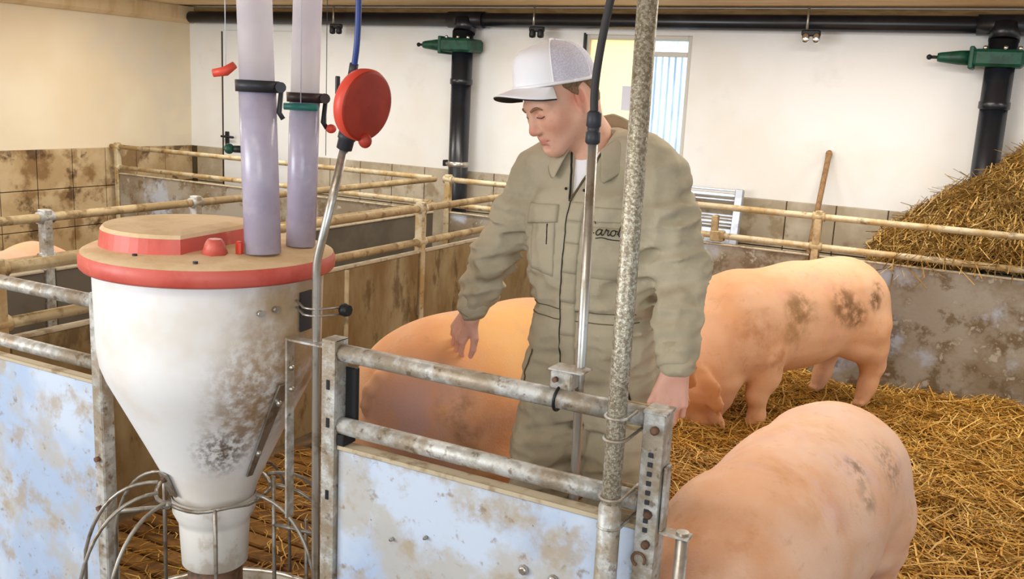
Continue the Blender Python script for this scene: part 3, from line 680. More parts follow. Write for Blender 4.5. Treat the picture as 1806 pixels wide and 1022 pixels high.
# ------------------------------------------------------------------ organic modelling: smooth unions meshed by surface nets
V3 = lambda *a: np.array(a, float)
class SDF:
    def __init__(s): s.ops = []
    def rc(s, a, b, r1, r2, k=0.03, sub=False):
        a, b = V3(*a), V3(*b); R = max(r1, r2)
        def f(p):
            ba = b - a; t = np.clip(((p - a) @ ba) / max(ba @ ba, 1e-12), 0, 1)
            return np.linalg.norm(p - a - t[:, None] * ba, axis=1) - (r1 + (r2 - r1) * t)
        s.ops.append((f, np.minimum(a, b) - R, np.maximum(a, b) + R, k, sub)); return s
    def chain(s, pts, rs, k=0.03):
        for i in range(len(pts) - 1): s.rc(pts[i], pts[i + 1], rs[i], rs[i + 1], k)
        return s
    def ell(s, c, r, k=0.03, R=None, sub=False):
        c, r = V3(*c), V3(*r); rm = r.max() * np.ones(3)
        Rm = None if R is None else np.array(R.to_3x3())
        def f(p):
            q = p - c
            if Rm is not None: q = q @ Rm
            k0 = np.linalg.norm(q / r, axis=1); k1 = np.linalg.norm(q / (r * r), axis=1)
            return k0 * (k0 - 1) / np.maximum(k1, 1e-9)
        s.ops.append((f, c - rm, c + rm, k, sub)); return s
    def fn(s, f, lo, hi, k=0.02, sub=False):
        s.ops.append((f, V3(*lo), V3(*hi), k, sub)); return s
    def __call__(s, p, band=0.06):
        d = np.full(len(p), 1.0)
        for f, lo, hi, k, sub in s.ops:
            m = k + band
            idx = np.nonzero(np.all((p > lo - m) & (p < hi + m), axis=1))[0]
            if not len(idx): continue
            e = f(p[idx]); o = d[idx]
            if sub:
                e = -e; h = np.maximum(k - np.abs(o - e), 0) / k; d[idx] = np.maximum(o, e) + h * h * k / 4
            else:
                h = np.maximum(k - np.abs(o - e), 0) / k; d[idx] = np.minimum(o, e) - h * h * k / 4
        return d

def surface(ev, lo, hi, h, cf=4, smooth=1, margin=0.0):
    lo = V3(*lo); hi = V3(*hi); H = h * cf
    n = np.ceil((hi - lo) / H).astype(int) + 1
    g = np.stack(np.meshgrid(*[np.arange(k) for k in n], indexing='ij'), -1).reshape(-1, 3)
    dc = ev(lo + (g + 0.5) * H)
    B = g[np.abs(dc) < 1.35 * H + margin]
    off = np.stack(np.meshgrid(*[np.arange(cf + 1)] * 3, indexing='ij'), -1).reshape(-1, 3)
    idx = (B[:, None, :] * cf + off[None]).reshape(-1, 3)
    val = ev(lo + idx * h).reshape(len(B), cf + 1, cf + 1, cf + 1)
    NY, NZ = n[1] * cf + 8, n[2] * cf + 8
    key = lambda c: (c[..., 0] * NY + c[..., 1]) * NZ + c[..., 2]
    cor = [(a, b, c) for a in (0, 1) for b in (0, 1) for c in (0, 1)]
    V = np.stack([val[:, a:a + cf, b:b + cf, c:c + cf] for a, b, c in cor], -1).reshape(-1, 8)
    oc = np.stack(np.meshgrid(*[np.arange(cf)] * 3, indexing='ij'), -1).reshape(-1, 3)
    cells = (B[:, None, :] * cf + oc[None]).reshape(-1, 3)
    ng = V < 0; act = ng.any(1) & ~ng.all(1)
    V = V[act]; cells = cells[act]
    acc = np.zeros((len(V), 3)); cnt = np.zeros(len(V)); cr = np.array(cor, float)
    for i in range(8):
        for j in range(i + 1, 8):
            if np.abs(cr[i] - cr[j]).sum() == 1:
                x = (V[:, i] < 0) != (V[:, j] < 0)
                t = V[x, i] / (V[x, i] - V[x, j])
                acc[x] += cr[i] + t[:, None] * (cr[j] - cr[i]); cnt[x] += 1
    P = lo + (cells + acc / cnt[:, None]) * h
    ck = key(cells); so = np.argsort(ck); cks = ck[so]
    quads = []
    for ax in range(3):
        e = [0, 0, 0]; e[ax] = 1
        v0 = val[:, :cf, :cf, :cf].reshape(-1); v1 = val[:, e[0]:cf + e[0], e[1]:cf + e[1], e[2]:cf + e[2]].reshape(-1)
        base = (B[:, None, :] * cf + oc[None]).reshape(-1, 3)
        x = (v0 < 0) != (v1 < 0); base = base[x]; flip = (v0[x] < 0)
        u, w_ = [(1, 2), (2, 0), (0, 1)][ax]
        q = []
        for du, dw in ((-1, -1), (0, -1), (0, 0), (-1, 0)):
            c = base.copy(); c[:, u] += du; c[:, w_] += dw
            kk = key(c); pos = np.clip(np.searchsorted(cks, kk), 0, len(cks) - 1)
            q.append(np.where(cks[pos] == kk, so[pos], -1))
        q = np.stack(q, 1); ok = (q >= 0).all(1); q = q[ok]; fl_ = flip[ok]
        q[~fl_] = q[~fl_][:, ::-1]
        quads.append(q)
    Q = np.concatenate(quads)
    for _ in range(smooth):
        sm = np.zeros_like(P); c = np.zeros(len(P))
        for a in range(4):
            b = (a + 1) % 4
            np.add.at(sm, Q[:, a], P[Q[:, b]]); np.add.at(sm, Q[:, b], P[Q[:, a]])
            np.add.at(c, Q[:, a], 1); np.add.at(c, Q[:, b], 1)
        P = 0.5 * P + 0.5 * sm / np.maximum(c, 1)[:, None]
    return P, Q

def np_mesh(name, P, Q, m, parent=None, smooth=True, col=None):
    me = bpy.data.meshes.new(name)
    nv, nf = len(P), len(Q); k = Q.shape[1]
    me.vertices.add(nv); me.vertices.foreach_set('co', np.ascontiguousarray(P, np.float32).ravel())
    me.loops.add(nf * k); me.loops.foreach_set('vertex_index', np.ascontiguousarray(Q, np.int32).ravel())
    me.polygons.add(nf); me.polygons.foreach_set('loop_start', np.arange(0, nf * k, k, dtype=np.int32))
    me.polygons.foreach_set('use_smooth', np.full(nf, smooth, bool))
    me.update(calc_edges=True)
    if col is not None:
        a = me.color_attributes.new('Col', 'FLOAT_COLOR', 'POINT')
        c = np.ones((nv, 4), np.float32); c[:, :3] = col; a.data.foreach_set('color', c.ravel())
    me.validate()
    me.materials.append(MT[m] if isinstance(m, str) else m)
    o = bpy.data.objects.new(name, me); COL.objects.link(o)
    if parent: o.parent = parent
    return o

def wob(p, sc, seed):
    r = np.random.default_rng(seed); out = np.zeros(len(p))
    for i in range(5):
        k1 = r.normal(size=3); k1 *= sc * (0.6 + 0.35 * i) / np.linalg.norm(k1); k2 = r.normal(size=3) * sc * 0.5
        out += np.sin(p @ k1 + r.uniform(0, 6.28) + 1.4 * np.sin(p @ k2 + r.uniform(0, 6.28)))
    return out / 3.2

# ------------------------------------------------------------------ pigs (local: x forward, y left, z up)
def rot_pts(pts, piv, yaw, pitch):
    M_ = Matrix.Rotation(yaw, 3, 'Z') @ Matrix.Rotation(pitch, 3, 'Y')
    return [tuple(Vector(piv) + M_ @ (Vector(p) - Vector(piv))) for p in pts]

def pig_mesh(name, head_pitch, head_yaw, fat=1.0, lift=(0, 0, 0, 0), h=0.009, ear_droop=0.0, bend=0.0):
    s = SDF()
    W = fat
    # trunk: deep chest, belly, wide hams
    s.ell((-0.44, 0, 0.575), (0.275, 0.232 * W, 0.250), 0.10)
    s.ell((-0.10, 0, 0.560), (0.400, 0.258 * W, 0.272), 0.12)
    s.ell((0.26, 0, 0.545), (0.300, 0.232 * W, 0.262), 0.12)
    s.ell((-0.05, 0, 0.435), (0.360, 0.205 * W, 0.165), 0.10)
    for y in (-1, 1):
        s.ell((-0.46, y * 0.122 * W, 0.505), (0.200, 0.118 * W, 0.225), 0.07)
        s.ell((0.30, y * 0.150 * W, 0.465), (0.150, 0.088, 0.205), 0.06)
    # legs
    for i, y in enumerate((-1, 1)):
        f = lift[i]
        s.chain([(-0.50, y * 0.148, 0.44), (-0.525 + f * 0.5, y * 0.155, 0.330), (-0.565 + f, y * 0.155, 0.235), (-0.540 + f, y * 0.155, 0.115), (-0.510 + f, y * 0.155, 0.055)], [0.128, 0.094, 0.060, 0.043, 0.043], 0.05)
        s.rc((-0.44, y * 0.150, 0.42), (-0.415, y * 0.160, 0.36), 0.11, 0.075, 0.06)
        s.rc((-0.505 + f, y * 0.155 - 0.014, 0.035), (-0.475 + f, y * 0.155 - 0.016, 0.018), 0.026, 0.020, 0.01)
        s.rc((-0.505 + f, y * 0.155 + 0.014, 0.035), (-0.475 + f, y * 0.155 + 0.016, 0.018), 0.026, 0.020, 0.01)
        f = lift[2 + i]
        s.chain([(0.31, y * 0.155, 0.42), (0.285 + f * 0.4, y * 0.160, 0.310), (0.325 + f, y * 0.155, 0.205), (0.315 + f, y * 0.155, 0.095), (0.335 + f, y * 0.155, 0.050)], [0.110, 0.078, 0.050, 0.038, 0.042], 0.045)
        s.rc((0.335 + f, y * 0.155 - 0.014, 0.032), (0.362 + f, y * 0.155 - 0.016, 0.016), 0.026, 0.020, 0.01)
        s.rc((0.335 + f, y * 0.155 + 0.014, 0.032), (0.362 + f, y * 0.155 + 0.016, 0.016), 0.026, 0.020, 0.01)
    # neck and head about a pivot in the shoulders
    pv = (0.40, 0, 0.56); hp_ = (0.62, 0, 0.53)
    def nk(pts): return rot_pts(pts, pv, head_yaw * 0.45, head_pitch * 0.55)
    hpw = nk([hp_])[0]
    def hd(pts): return [tuple(Vector(hpw) + Vector(q) - Vector(hp_)) for q in rot_pts(pts, hp_, head_yaw, head_pitch)]
    s.chain(nk([(0.36, 0, 0.575), (0.50, 0, 0.555), hp_]), [0.222, 0.200, 0.172], 0.08)
    s.chain(hd([(0.62, 0, 0.535), (0.74, 0, 0.515), (0.90, 0, 0.435), (1.00, 0, 0.400)]), [0.158, 0.138, 0.080, 0.060], 0.05)
    sn = hd([(0.985, 0, 0.405), (1.025, 0, 0.392)]); s.rc(sn[0], sn[1], 0.062, 0.064, 0.015)
    for y in (-1, 1):
        q = hd([(0.71, y * 0.085, 0.455), (0.80, y * 0.07, 0.42)]); s.rc(q[0], q[1], 0.085, 0.06, 0.05)
        q = hd([(1.048, y * 0.021, 0.40)])[0]; s.ell(q, (0.016,) * 3, 0.008, sub=True)
        q = hd([(0.825, y * 0.092, 0.535)])[0]; s.ell(q, (0.02,) * 3, 0.02, sub=True)
        q = hd([(0.825, y * 0.083, 0.532)])[0]; s.ell(q, (0.015,) * 3, 0.006)
        # ears: broad, tapering flaps falling forward
        e = hd([(0.705, y * 0.105, 0.655 - ear_droop * 0.1), (0.76, y * 0.150, 0.675 - ear_droop), (0.845, y * 0.165, 0.640 - ear_droop * 1.6), (0.895, y * 0.160, 0.600 - ear_droop * 1.9)])
        a_, b_, c_, d_ = [Vector(v) for v in e]
        nrm = (c_ - a_).cross(Vector(hd([(0.70, y * 0.02, 0.66)])[0]) - a_).normalized()
        for t_, wd in ((0.0, 0.050), (0.35, 0.066), (0.7, 0.050), (1.0, 0.016)):
            q = a_.lerp(b_, min(1, t_ * 2)) if t_ < 0.5 else b_.lerp(d_, t_ * 2 - 1)
            u = (d_ - a_).normalized(); v_ = nrm.cross(u).normalized(); n2 = u.cross(v_)
            s.ell(q, (0.055, wd, 0.0125), 0.022, Matrix((u, v_, n2)).transposed())
    # tail
    tl = [(-0.685, 0, 0.68), (-0.718, 0.006, 0.655), (-0.728, 0.012, 0.615), (-0.722, 0.016, 0.585)]
    s.chain(tl, [0.028, 0.018, 0.012, 0.008], 0.014)
    def ev(p):
        if bend:
            p = p.copy(); p[:, 1] -= bend * p[:, 0] ** 2
        d = s(p)
        m = d < 0.1
        if m.any(): d[m] += 0.0028 * wob(p[m], 16, 3) + 0.0012 * wob(p[m], 45, 5)
        return d
    P, Q = surface(ev, (-0.82, -0.45, -0.02), (1.20, 0.45, 0.95), h, 4, 1)
    return P, Q

def place_pig(name, PQ, loc, heading, m, label, scale=1.0, tilt=0.0):
    o = np_mesh(name, PQ[0], PQ[1], m)
    o.location = loc; o.scale = (scale,) * 3
    o.rotation_euler = (0, tilt, math.atan2(heading[1], heading[0]))
    tag(o, label, 'pig', 'pigs in the pens'); return o

def pig_mat(name, base, warm, cool, spots):
    return mat(name, base, 0.64, layers=[(warm, 3.2, 0.40, 0.64, 3, 0.75), (cool, 4.4, 0.50, 0.70, 4, 0.6), ((206, 150, 104), 20, 0.56, 0.70, 6, 0.35)], spots=spots, coords='object', bump=0.3, bscale=170, bdist=0.004, sss=0.08, spec=0.3)
BR = (128, 92, 54)
MT['pig_a'] = pig_mat('pig_a', (230, 174, 128), (226, 154, 96), (206, 162, 148), [((-0.64, -0.13, 0.55), 0.28, (196, 160, 156), 0.85, 3), ((-0.594, -0.209, 0.634), 0.075, (128, 96, 48), 1.0, 8), ((-0.575, -0.237, 0.575), 0.06, (136, 100, 54), 0.9, 9), ((-0.57, -0.25, 0.50), 0.05, (146, 108, 64), 0.8, 10), ((-0.30, -0.10, 0.80), 0.32, (244, 190, 116), 0.8, 4), ((-0.49, -0.245, 0.60), 0.14, (206, 146, 96), 0.6, 6)])  # spots paint in the grey-lilac rump shading and the dark flank crease
MT['pig_b'] = pig_mat('pig_b', (236, 186, 146), (230, 168, 120), (226, 168, 142), [((-0.187, 0.24, 0.628), 0.15, BR, 0.95, 13), ((-0.284, 0.243, 0.564), 0.11, BR, 0.9, 16), ((0.13, 0.222, 0.635), 0.15, (150, 112, 66), 0.9, 10), ((0.18, 0.24, 0.55), 0.14, (170, 126, 76), 0.7, 9), ((-0.43, 0.23, 0.626), 0.075, BR, 1.0, 20), ((-0.48, 0.2, 0.68), 0.07, BR, 0.7, 26), ((0.43, 0.23, 0.55), 0.20, (198, 136, 88), 0.8, 6), ((0.30, 0.22, 0.42), 0.15, (186, 126, 80), 0.7, 8)])
MT['pig_c'] = pig_mat('pig_c', (238, 198, 170), (232, 176, 134), (226, 188, 182), [((-0.05, 0.17, 0.75), 0.07, (140, 110, 84), 0.8, 26), ((-0.02, 0.21, 0.68), 0.06, (146, 116, 90), 0.8, 26), ((-0.30, 0.2, 0.70), 0.12, (150, 116, 92), 0.6, 50), ((-0.12, 0.0, 0.82), 0.2, (216, 166, 116), 0.5, 8), ((0.25, 0.1, 0.75), 0.25, (214, 150, 96), 0.7, 5), ((0.5, 0.0, 0.6), 0.3, (206, 140, 90), 0.7, 4)])
MT['pig_d'] = pig_mat('pig_d', (232, 180, 150), (232, 176, 132), (228, 190, 180), [])

PB = (0.11, 0.10)
place_pig('pig', pig_mesh('pig', 0.75, 0.45, 1.05), (-1.46, 3.05, 0.04), (0.26, 0.966), 'pig_a', 'orange pink pig left of the man under his hand', 1.12)
place_pig('pig', pig_mesh('pig', 1.25, 0.15, 0.98, ear_droop=0.05), (-1.02, 5.05, 0.065), (-0.50, -0.87), 'pig_b', 'peach pig with brown dirt patches feeding by the back fence', 0.99, 0.045)
place_pig('pig', pig_mesh('pig', 0.75, 0.0, 1.04), (-0.465, 2.585, 0.03), (-0.12, -0.993), 'pig_c', 'pale pink pig with its rump to the straw in the right foreground', 0.92)
place_pig('pig', pig_mesh('pig', 0.3, 0.0, 1.0, h=0.014), (-4.42, 2.95, 0.0), (-0.5, 0.86), 'pig_d', 'pink pig back at the far left edge behind the rails', 0.96)

# ------------------------------------------------------------------ straw
def hbed(x, y):
    p = np.stack([x, y, x * 0], 1)
    z = 0.075 + 0.030 * wob(p, 5, 11) + 0.015 * wob(p, 14, 12)
    # thin towards the slats by the feeder
    k = np.clip((x + 1.75 + np.clip(y - 2.6, 0, 1) * 1.6) / 0.4, 0, 1)
    return np.maximum(z, 0.03) * k - (1 - k) * 0.03

def hpile(x, y):
    p = np.stack([x, y, x * 0], 1)
    z = 0.60 + 0.84 * np.clip((x + 1.0) / 0.95, 0, 1) ** 0.85
    z += 0.10 * np.clip(x, 0, 1)
    z -= 0.60 * np.clip((6.45 - y) / 0.55, 0, 1) ** 1.2 * np.clip((x + 0.9) / 0.9, 0.25, 1)
    z += 0.040 * wob(p, 7, 21) + 0.02 * wob(p, 20, 22)
    edge = np.clip((x + 1.06) / 0.30, 0, 1)
    return z * edge

def heightfield(name, hf, x0, x1, y0, y1, step, m, parent=None):
    nx, ny = int((x1 - x0) / step), int((y1 - y0) / step)
    X, Y = np.meshgrid(np.linspace(x0, x1, nx), np.linspace(y0, y1, ny), indexing='ij')
    Z = hf(X.ravel(), Y.ravel())
    P = np.stack([X.ravel(), Y.ravel(), Z], 1)
    i = np.arange(nx * ny).reshape(nx, ny)
    Q = np.stack([i[:-1, :-1], i[1:, :-1], i[1:, 1:], i[:-1, 1:]], -1).reshape(-1, 4)
    return np_mesh(name, P, Q, m, parent)

def strands(name, n, hf, x0, x1, y0, y1, zr, lr, wr, m, parent, cols, tilt=0.25, keep=None, flow=None):
    x = RNG.uniform(x0, x1, n); y = RNG.uniform(y0, y1, n)
    if keep is not None:
        k = keep(x, y); x = x[k]; y = y[k]; n = len(x)
    z = hf(x, y) + RNG.uniform(zr[0], zr[1], n) ** 1.0
    e = 0.02
    gx = (hf(x + e, y) - hf(x - e, y)) / (2 * e); gy = (hf(x, y + e) - hf(x, y - e)) / (2 * e)
    th = RNG.uniform(0, 2 * PI, n)
    dx, dy = np.cos(th), np.sin(th); dz = np.clip(gx * dx + gy * dy, -1.5, 1.5) + RNG.normal(0, tilt, n)
    D = np.stack([dx, dy, dz], 1); D /= np.linalg.norm(D, axis=1)[:, None]
    S_ = np.stack([-dy, dx, np.zeros(n)], 1); U = np.cross(D, S_)
    Ln = RNG.uniform(lr[0], lr[1], n) ** 1.0; Wd = RNG.uniform(wr[0], wr[1], n)
    C = np.stack([x, y, z], 1)
    bs = RNG.normal(0, 0.12, n) * Ln; bu = -np.abs(RNG.normal(0, 0.05, n)) * Ln
    rows = []
    for t, wq in ((-0.5, 0.7), (0.0, 1.0), (0.5, 0.6)):
        q = C + D * (Ln * t)[:, None] + S_ * (bs * (1 - (2 * t) ** 2) * 1.0)[:, None] + U * (bu * (2 * t) ** 2)[:, None]
        for a in (0.4, 2.5, 4.6):
            rows.append(q + S_ * (Wd * wq * math.cos(a))[:, None] + U * (Wd * wq * 0.6 * math.sin(a))[:, None])
    P = np.stack(rows, 1).reshape(-1, 3)
    f = []
    for r in range(2):
        for k in range(3):
            k2 = (k + 1) % 3; f.append((r * 3 + k, r * 3 + k2, r * 3 + 3 + k2, r * 3 + 3 + k))
    Q = (np.arange(n)[:, None, None] * 9 + np.array(f)[None]).reshape(-1, 4)
    cl = np.array([lin(c)[:3] for c in cols]); a = RNG.integers(0, len(cl), n); b_ = RNG.integers(0, len(cl), n); t = RNG.uniform(0, 1, n)[:, None]
    cc = cl[a] * t + cl[b_] * (1 - t); cc *= RNG.uniform(0.75, 1.15, n)[:, None]
    return np_mesh(name, P, Q, m, parent, False, np.repeat(cc, 9, 0))

GOLD = [(204, 154, 60), (186, 134, 44), (222, 178, 86), (160, 110, 34), (128, 86, 28), (206, 158, 64), (234, 198, 114)]
bed = heightfield('straw_bedding', hbed, -2.80, 1.7, 1.80, 5.84, 0.04, 'straw_base')
tag(bed, 'golden straw bedding spread over the pen floor', 'straw', None, 'stuff')
def kb(x, y): return hbed(x, y) > 0.0
strands('straw_stalks', 5200, hbed, -1.75, 1.1, 2.6, 5.80, (0.02, 0.05), (0.10, 0.30), (0.0026, 0.0048), 'straw_big', bed, [(232, 184, 92), (214, 160, 66), (242, 206, 126), (190, 136, 50)], 0.2, kb)['kind'] = 'stuff'
strands('straw_stalks', 52000, hbed, -1.75, 1.1, 2.6, 5.82, (0.0, 0.035), (0.06, 0.24), (0.0019, 0.0042), 'straw', bed, GOLD, 0.22, kb)['kind'] = 'stuff'
strands('straw_stalks', 9000, hbed, -2.7, -1.0, 1.9, 5.0, (0.0, 0.03), (0.05, 0.18), (0.0016, 0.0034), 'straw', bed, GOLD, 0.22, kb)['kind'] = 'stuff'
strands('straw_stalks', 1100, lambda x, y: x * 0 + 0.055, -2.75, -1.4, 1.85, 3.2, (0.0, 0.006), (0.04, 0.14), (0.0016, 0.003), 'straw', bed, GOLD, 0.04)['kind'] = 'stuff'
PILE = [(188, 150, 80), (164, 126, 60), (210, 178, 112), (132, 98, 44), (108, 80, 36), (178, 138, 66)]
pile = heightfield('straw_heap', hpile, -1.06, 1.5, 5.90, 6.80, 0.04, 'pile_base')
tag(pile, 'heap of loose brown straw piled behind the back fence', 'straw', None, 'stuff')
strands('straw_stalks', 9000, hpile, -1.05, 0.6, 5.98, 6.66, (0.0, 0.05), (0.10, 0.34), (0.0026, 0.0058), 'straw', pile, PILE, 0.35, lambda x, y: hpile(x, y) > 0.25)['kind'] = 'stuff'
strands('straw_stalks', 420, lambda x, y: hpile(x, y * 0 + 5.95) - 0.02, -1.0, 0.5, 5.86, 5.92, (0.0, 0.10), (0.12, 0.34), (0.0026, 0.005), 'straw', pile, PILE, 0.8)['kind'] = 'stuff'

# ------------------------------------------------------------------ the man
MT['skin'] = mat('skin', (222, 168, 140), 0.5, vcol=True, sss=0.10, spec=0.35, layers=[((196, 122, 100), 60, 0.52, 0.72, 4, 0.25)], bump=0.05, bscale=400, bdist=0.002)
MT['khaki'] = mat('khaki', (184, 174, 150), 0.85, layers=[((164, 154, 130), 7, 0.42, 0.62, 4, 0.6), ((192, 182, 156), 18, 0.55, 0.7, 3, 0.4)], bump=0.25, bscale=420, bdist=0.003, spec=0.15)
MT['khaki_dark'] = mat('khaki_dark', (104, 92, 68), 0.9, spec=0.1)
MT['cloth_white'] = mat('cloth_white', (248, 248, 252), 0.8, spec=0.15, bump=0.1, bscale=500, bdist=0.002)
MT['cap_mesh'] = mat('cap_mesh', (224, 222, 234), 0.8, layers=[((200, 198, 214), 260, 0.45, 0.55, 2, 0.8)], spec=0.15)
MT['hair'] = mat('hair', (134, 104, 76), 0.7, layers=[((96, 72, 50), 160, 0.45, 0.6, 3, 0.7)], bump=0.4, bscale=300, bdist=0.003)
MT['brow'] = mat('brow', (146, 106, 76), 0.8)
MT['lash'] = mat('lash', (70, 46, 38), 0.7)
MT['ink'] = mat('ink', (38, 34, 28), 0.8)
MT['boot'] = mat('boot', (44, 48, 40), 0.5)

man = thing('person', (-1.02, 2.42, 0.0), 'man in khaki coverall and white cap standing among the pigs', 'person')
MO = np.array([-1.02, 2.42, 0.0])
shL, elL, wrL = (-0.856, 2.437, 1.484), (-0.768, 2.395, 1.255), (-0.720, 2.275, 1.030)
shR, elR, wrR = (-1.212, 2.425, 1.462), (-1.322, 2.385, 1.225), (-1.408, 2.420, 1.050)
hipL, knL, anL = (-0.915, 2.43, 0.88), (-0.890, 2.385, 0.50), (-0.880, 2.43, 0.09)
hipR, knR, anR = (-1.105, 2.43, 0.88), (-1.135, 2.375, 0.50), (-1.140, 2.42, 0.09)

def loft(prof):
    """elliptic tower: rows of z, half width, half depth, cx, cy"""
    A = np.array(prof, float)
    def f(p):
        z = np.clip(p[:, 2], A[0, 0], A[-1, 0])
        a, b, cx, cy = [np.interp(z, A[:, 0], A[:, i]) for i in (1, 2, 3, 4)]
        x, y = (p[:, 0] - cx) / a, (p[:, 1] - cy) / b
        e = 2.35
        r = (np.abs(x) ** e + np.abs(y) ** e) ** (1 / e)
        d = (r - 1) * np.minimum(a, b)
        dz = np.maximum(A[0, 0] - p[:, 2], p[:, 2] - A[-1, 0])
        return np.maximum(d, dz)
    lo = (A[:, 3] - A[:, 1]).min(), (A[:, 4] - A[:, 2]).min(), A[0, 0]
    hi = (A[:, 3] + A[:, 1]).max(), (A[:, 4] + A[:, 2]).max(), A[-1, 0]
    return f, lo, hi
TOR = [(0.80, 0.172, 0.118, -1.010, 2.435), (0.92, 0.188, 0.136, -1.010, 2.430), (1.02, 0.183, 0.138, -1.012, 2.425), (1.09, 0.172, 0.130, -1.014, 2.420), (1.115, 0.174, 0.131, -1.014, 2.420),
       (1.25, 0.190, 0.138, -1.018, 2.420), (1.36, 0.203, 0.136, -1.022, 2.425), (1.43, 0.198, 0.122, -1.026, 2.430), (1.49, 0.160, 0.098, -1.030, 2.437), (1.53, 0.110, 0.084, -1.035, 2.440), (1.565, 0.070, 0.066, -1.040, 2.440)]

# ---- head, in its own frame (front -y, up z), then turned to the man's right and bowed
HC = Vector((-1.126, 2.348, 1.672))
HM = Matrix.Translation(HC) @ Matrix.Rotation(math.radians(-32), 4, 'Z') @ Matrix.Rotation(math.radians(31), 4, 'X') @ Matrix.Rotation(math.radians(-4), 4, 'Y') @ Matrix.Diagonal((1.02, 1.02, 1.02, 1))
HI = np.array(HM.inverted())
def to_head(p): return p @ HI[:3, :3].T + HI[:3, 3]
hs = SDF()
hs.ell((0, 0.018, 0.045), (0.077, 0.097, 0.084), 0.03)
hs.ell((0, -0.028, -0.028), (0.070, 0.066, 0.083), 0.03)
hs.ell((0, 0.03, -0.02), (0.066, 0.075, 0.075), 0.03)
for s_ in (-1, 1):
    hs.rc((s_ * 0.056, 0.002, -0.052), (s_ * 0.020, -0.070, -0.098), 0.028, 0.022, 0.028)
    hs.ell((s_ * 0.041, -0.058, -0.026), (0.027, 0.024, 0.026), 0.03)
    hs.rc((s_ * 0.014, -0.082, 0.020), (s_ * 0.048, -0.068, 0.018), 0.0135, 0.011, 0.02)
hs.rc((0, -0.076, -0.101), (0, -0.074, -0.096), 0.023, 0.021, 0.02)
hs.ell((0, -0.075, -0.066), (0.034, 0.020, 0.026), 0.02)
for s_ in (-1, 1):
    hs.ell((s_ * 0.032, -0.097, 0.000), (0.019, 0.017, 0.013), 0.014, sub=True)
    hs.ell((s_ * 0.032, -0.0735, -0.001), (0.0155, 0.0155, 0.0125), 0.006)
    hs.rc((s_ * 0.019, -0.0875, -0.004), (s_ * 0.046, -0.0815, -0.006), 0.0030, 0.0025, 0.004)
hs.rc((0, -0.0855, 0.014), (0, -0.106, -0.034), 0.0085, 0.0125, 0.012)
hs.ell((0, -0.104, -0.036), (0.0140, 0.013, 0.011), 0.008)
for s_ in (-1, 1):
    hs.ell((s_ * 0.0140, -0.096, -0.039), (0.0085, 0.012, 0.0085), 0.007)
    hs.ell((s_ * 0.0075, -0.102, -0.0475), (0.004, 0.005, 0.004), 0.003, sub=True)
hs.rc((-0.021, -0.086, -0.0665), (0, -0.0935, -0.0635), 0.0045, 0.0065, 0.006); hs.rc((0.021, -0.086, -0.0665), (0, -0.0935, -0.0635), 0.0045, 0.0065, 0.006)
hs.rc((-0.019, -0.0855, -0.0755), (0, -0.0915, -0.0775), 0.0045, 0.0070, 0.006); hs.rc((0.019, -0.0855, -0.0755), (0, -0.0915, -0.0775), 0.0045, 0.0070, 0.006)
hs.rc((-0.026, -0.092, -0.0718), (0.026, -0.092, -0.0718), 0.0020, 0.0020, 0.003, sub=True)
hs.ell((0, -0.097, -0.088), (0.018, 0.010, 0.006), 0.01, sub=True)
for s_ in (-1, 1):
    Re = Matrix.Rotation(s_ * 0.35, 3, 'Z') @ Matrix.Rotation(-0.2, 3, 'X')
    hs.ell((s_ * 0.079, 0.016, -0.006), (0.0095, 0.0195, 0.033), 0.008, Re)
    hs.ell((s_ * 0.089, 0.011, 0.000), (0.0065, 0.010, 0.019), 0.005, Re, sub=True)
    hs.ell((s_ * 0.077, 0.006, -0.036), (0.007, 0.009, 0.010), 0.006)

bs = SDF()
nb = tuple(HM @ Vector((0, 0.035, -0.045)))
bs.chain([nb, (-1.060, 2.425, 1.555), (-1.035, 2.445, 1.46)], [0.056, 0.060, 0.075], 0.04)
f_, lo_, hi_ = loft([(z, a - 0.020, b - 0.020, cx, cy) for z, a, b, cx, cy in TOR if z < 1.55])
def head_ev(p):
    d1 = hs(to_head(p)) * 1.05; d2 = bs(p)
    k = 0.028; h = np.maximum(k - np.abs(d1 - d2), 0) / k
    return np.minimum(d1, d2) - h * h * k / 4
lo = np.array(HC) - 0.19; hi = np.array(HC) + 0.17; lo[2] = 1.47; lo[0] -= 0.01; hi[0] += 0.06; hi[1] += 0.06
P1, Q1 = surface(head_ev, lo, hi, 0.0028, 4, 1)
L1 = to_head(P1)
C1 = np.tile(np.array(lin((226, 176, 150))[:3]), (len(P1), 1))
def tint(C, L, c, r, col, am):
    d = np.linalg.norm((L - np.array(c)) / np.array(r), axis=1); t = np.clip(1.3 - d, 0, 1)[:, None] * am
    return C * (1 - t) + np.array(lin(col)[:3]) * t
C1 = tint(C1, L1, (0, -0.112, -0.036), (0.022, 0.022, 0.02), (216, 138, 116), 0.8)
for s_ in (-1, 1):
    C1 = tint(C1, L1, (s_ * 0.045, -0.06, -0.035), (0.04, 0.04, 0.035), (220, 148, 124), 0.7)
    C1 = tint(C1, L1, (s_ * 0.032, -0.085, -0.004), (0.022, 0.02, 0.013), (200, 138, 118), 0.7)
    C1 = tint(C1, L1, (s_ * 0.082, 0.01, -0.005), (0.02, 0.03, 0.04), (220, 140, 116), 0.8)
C1 = tint(C1, L1, (0, -0.05, -0.085), (0.07, 0.06, 0.035), (206, 160, 140), 0.5)
C1 = tint(C1, L1, (0, -0.092, -0.071), (0.026, 0.012, 0.013), (198, 112, 104), 1.0)

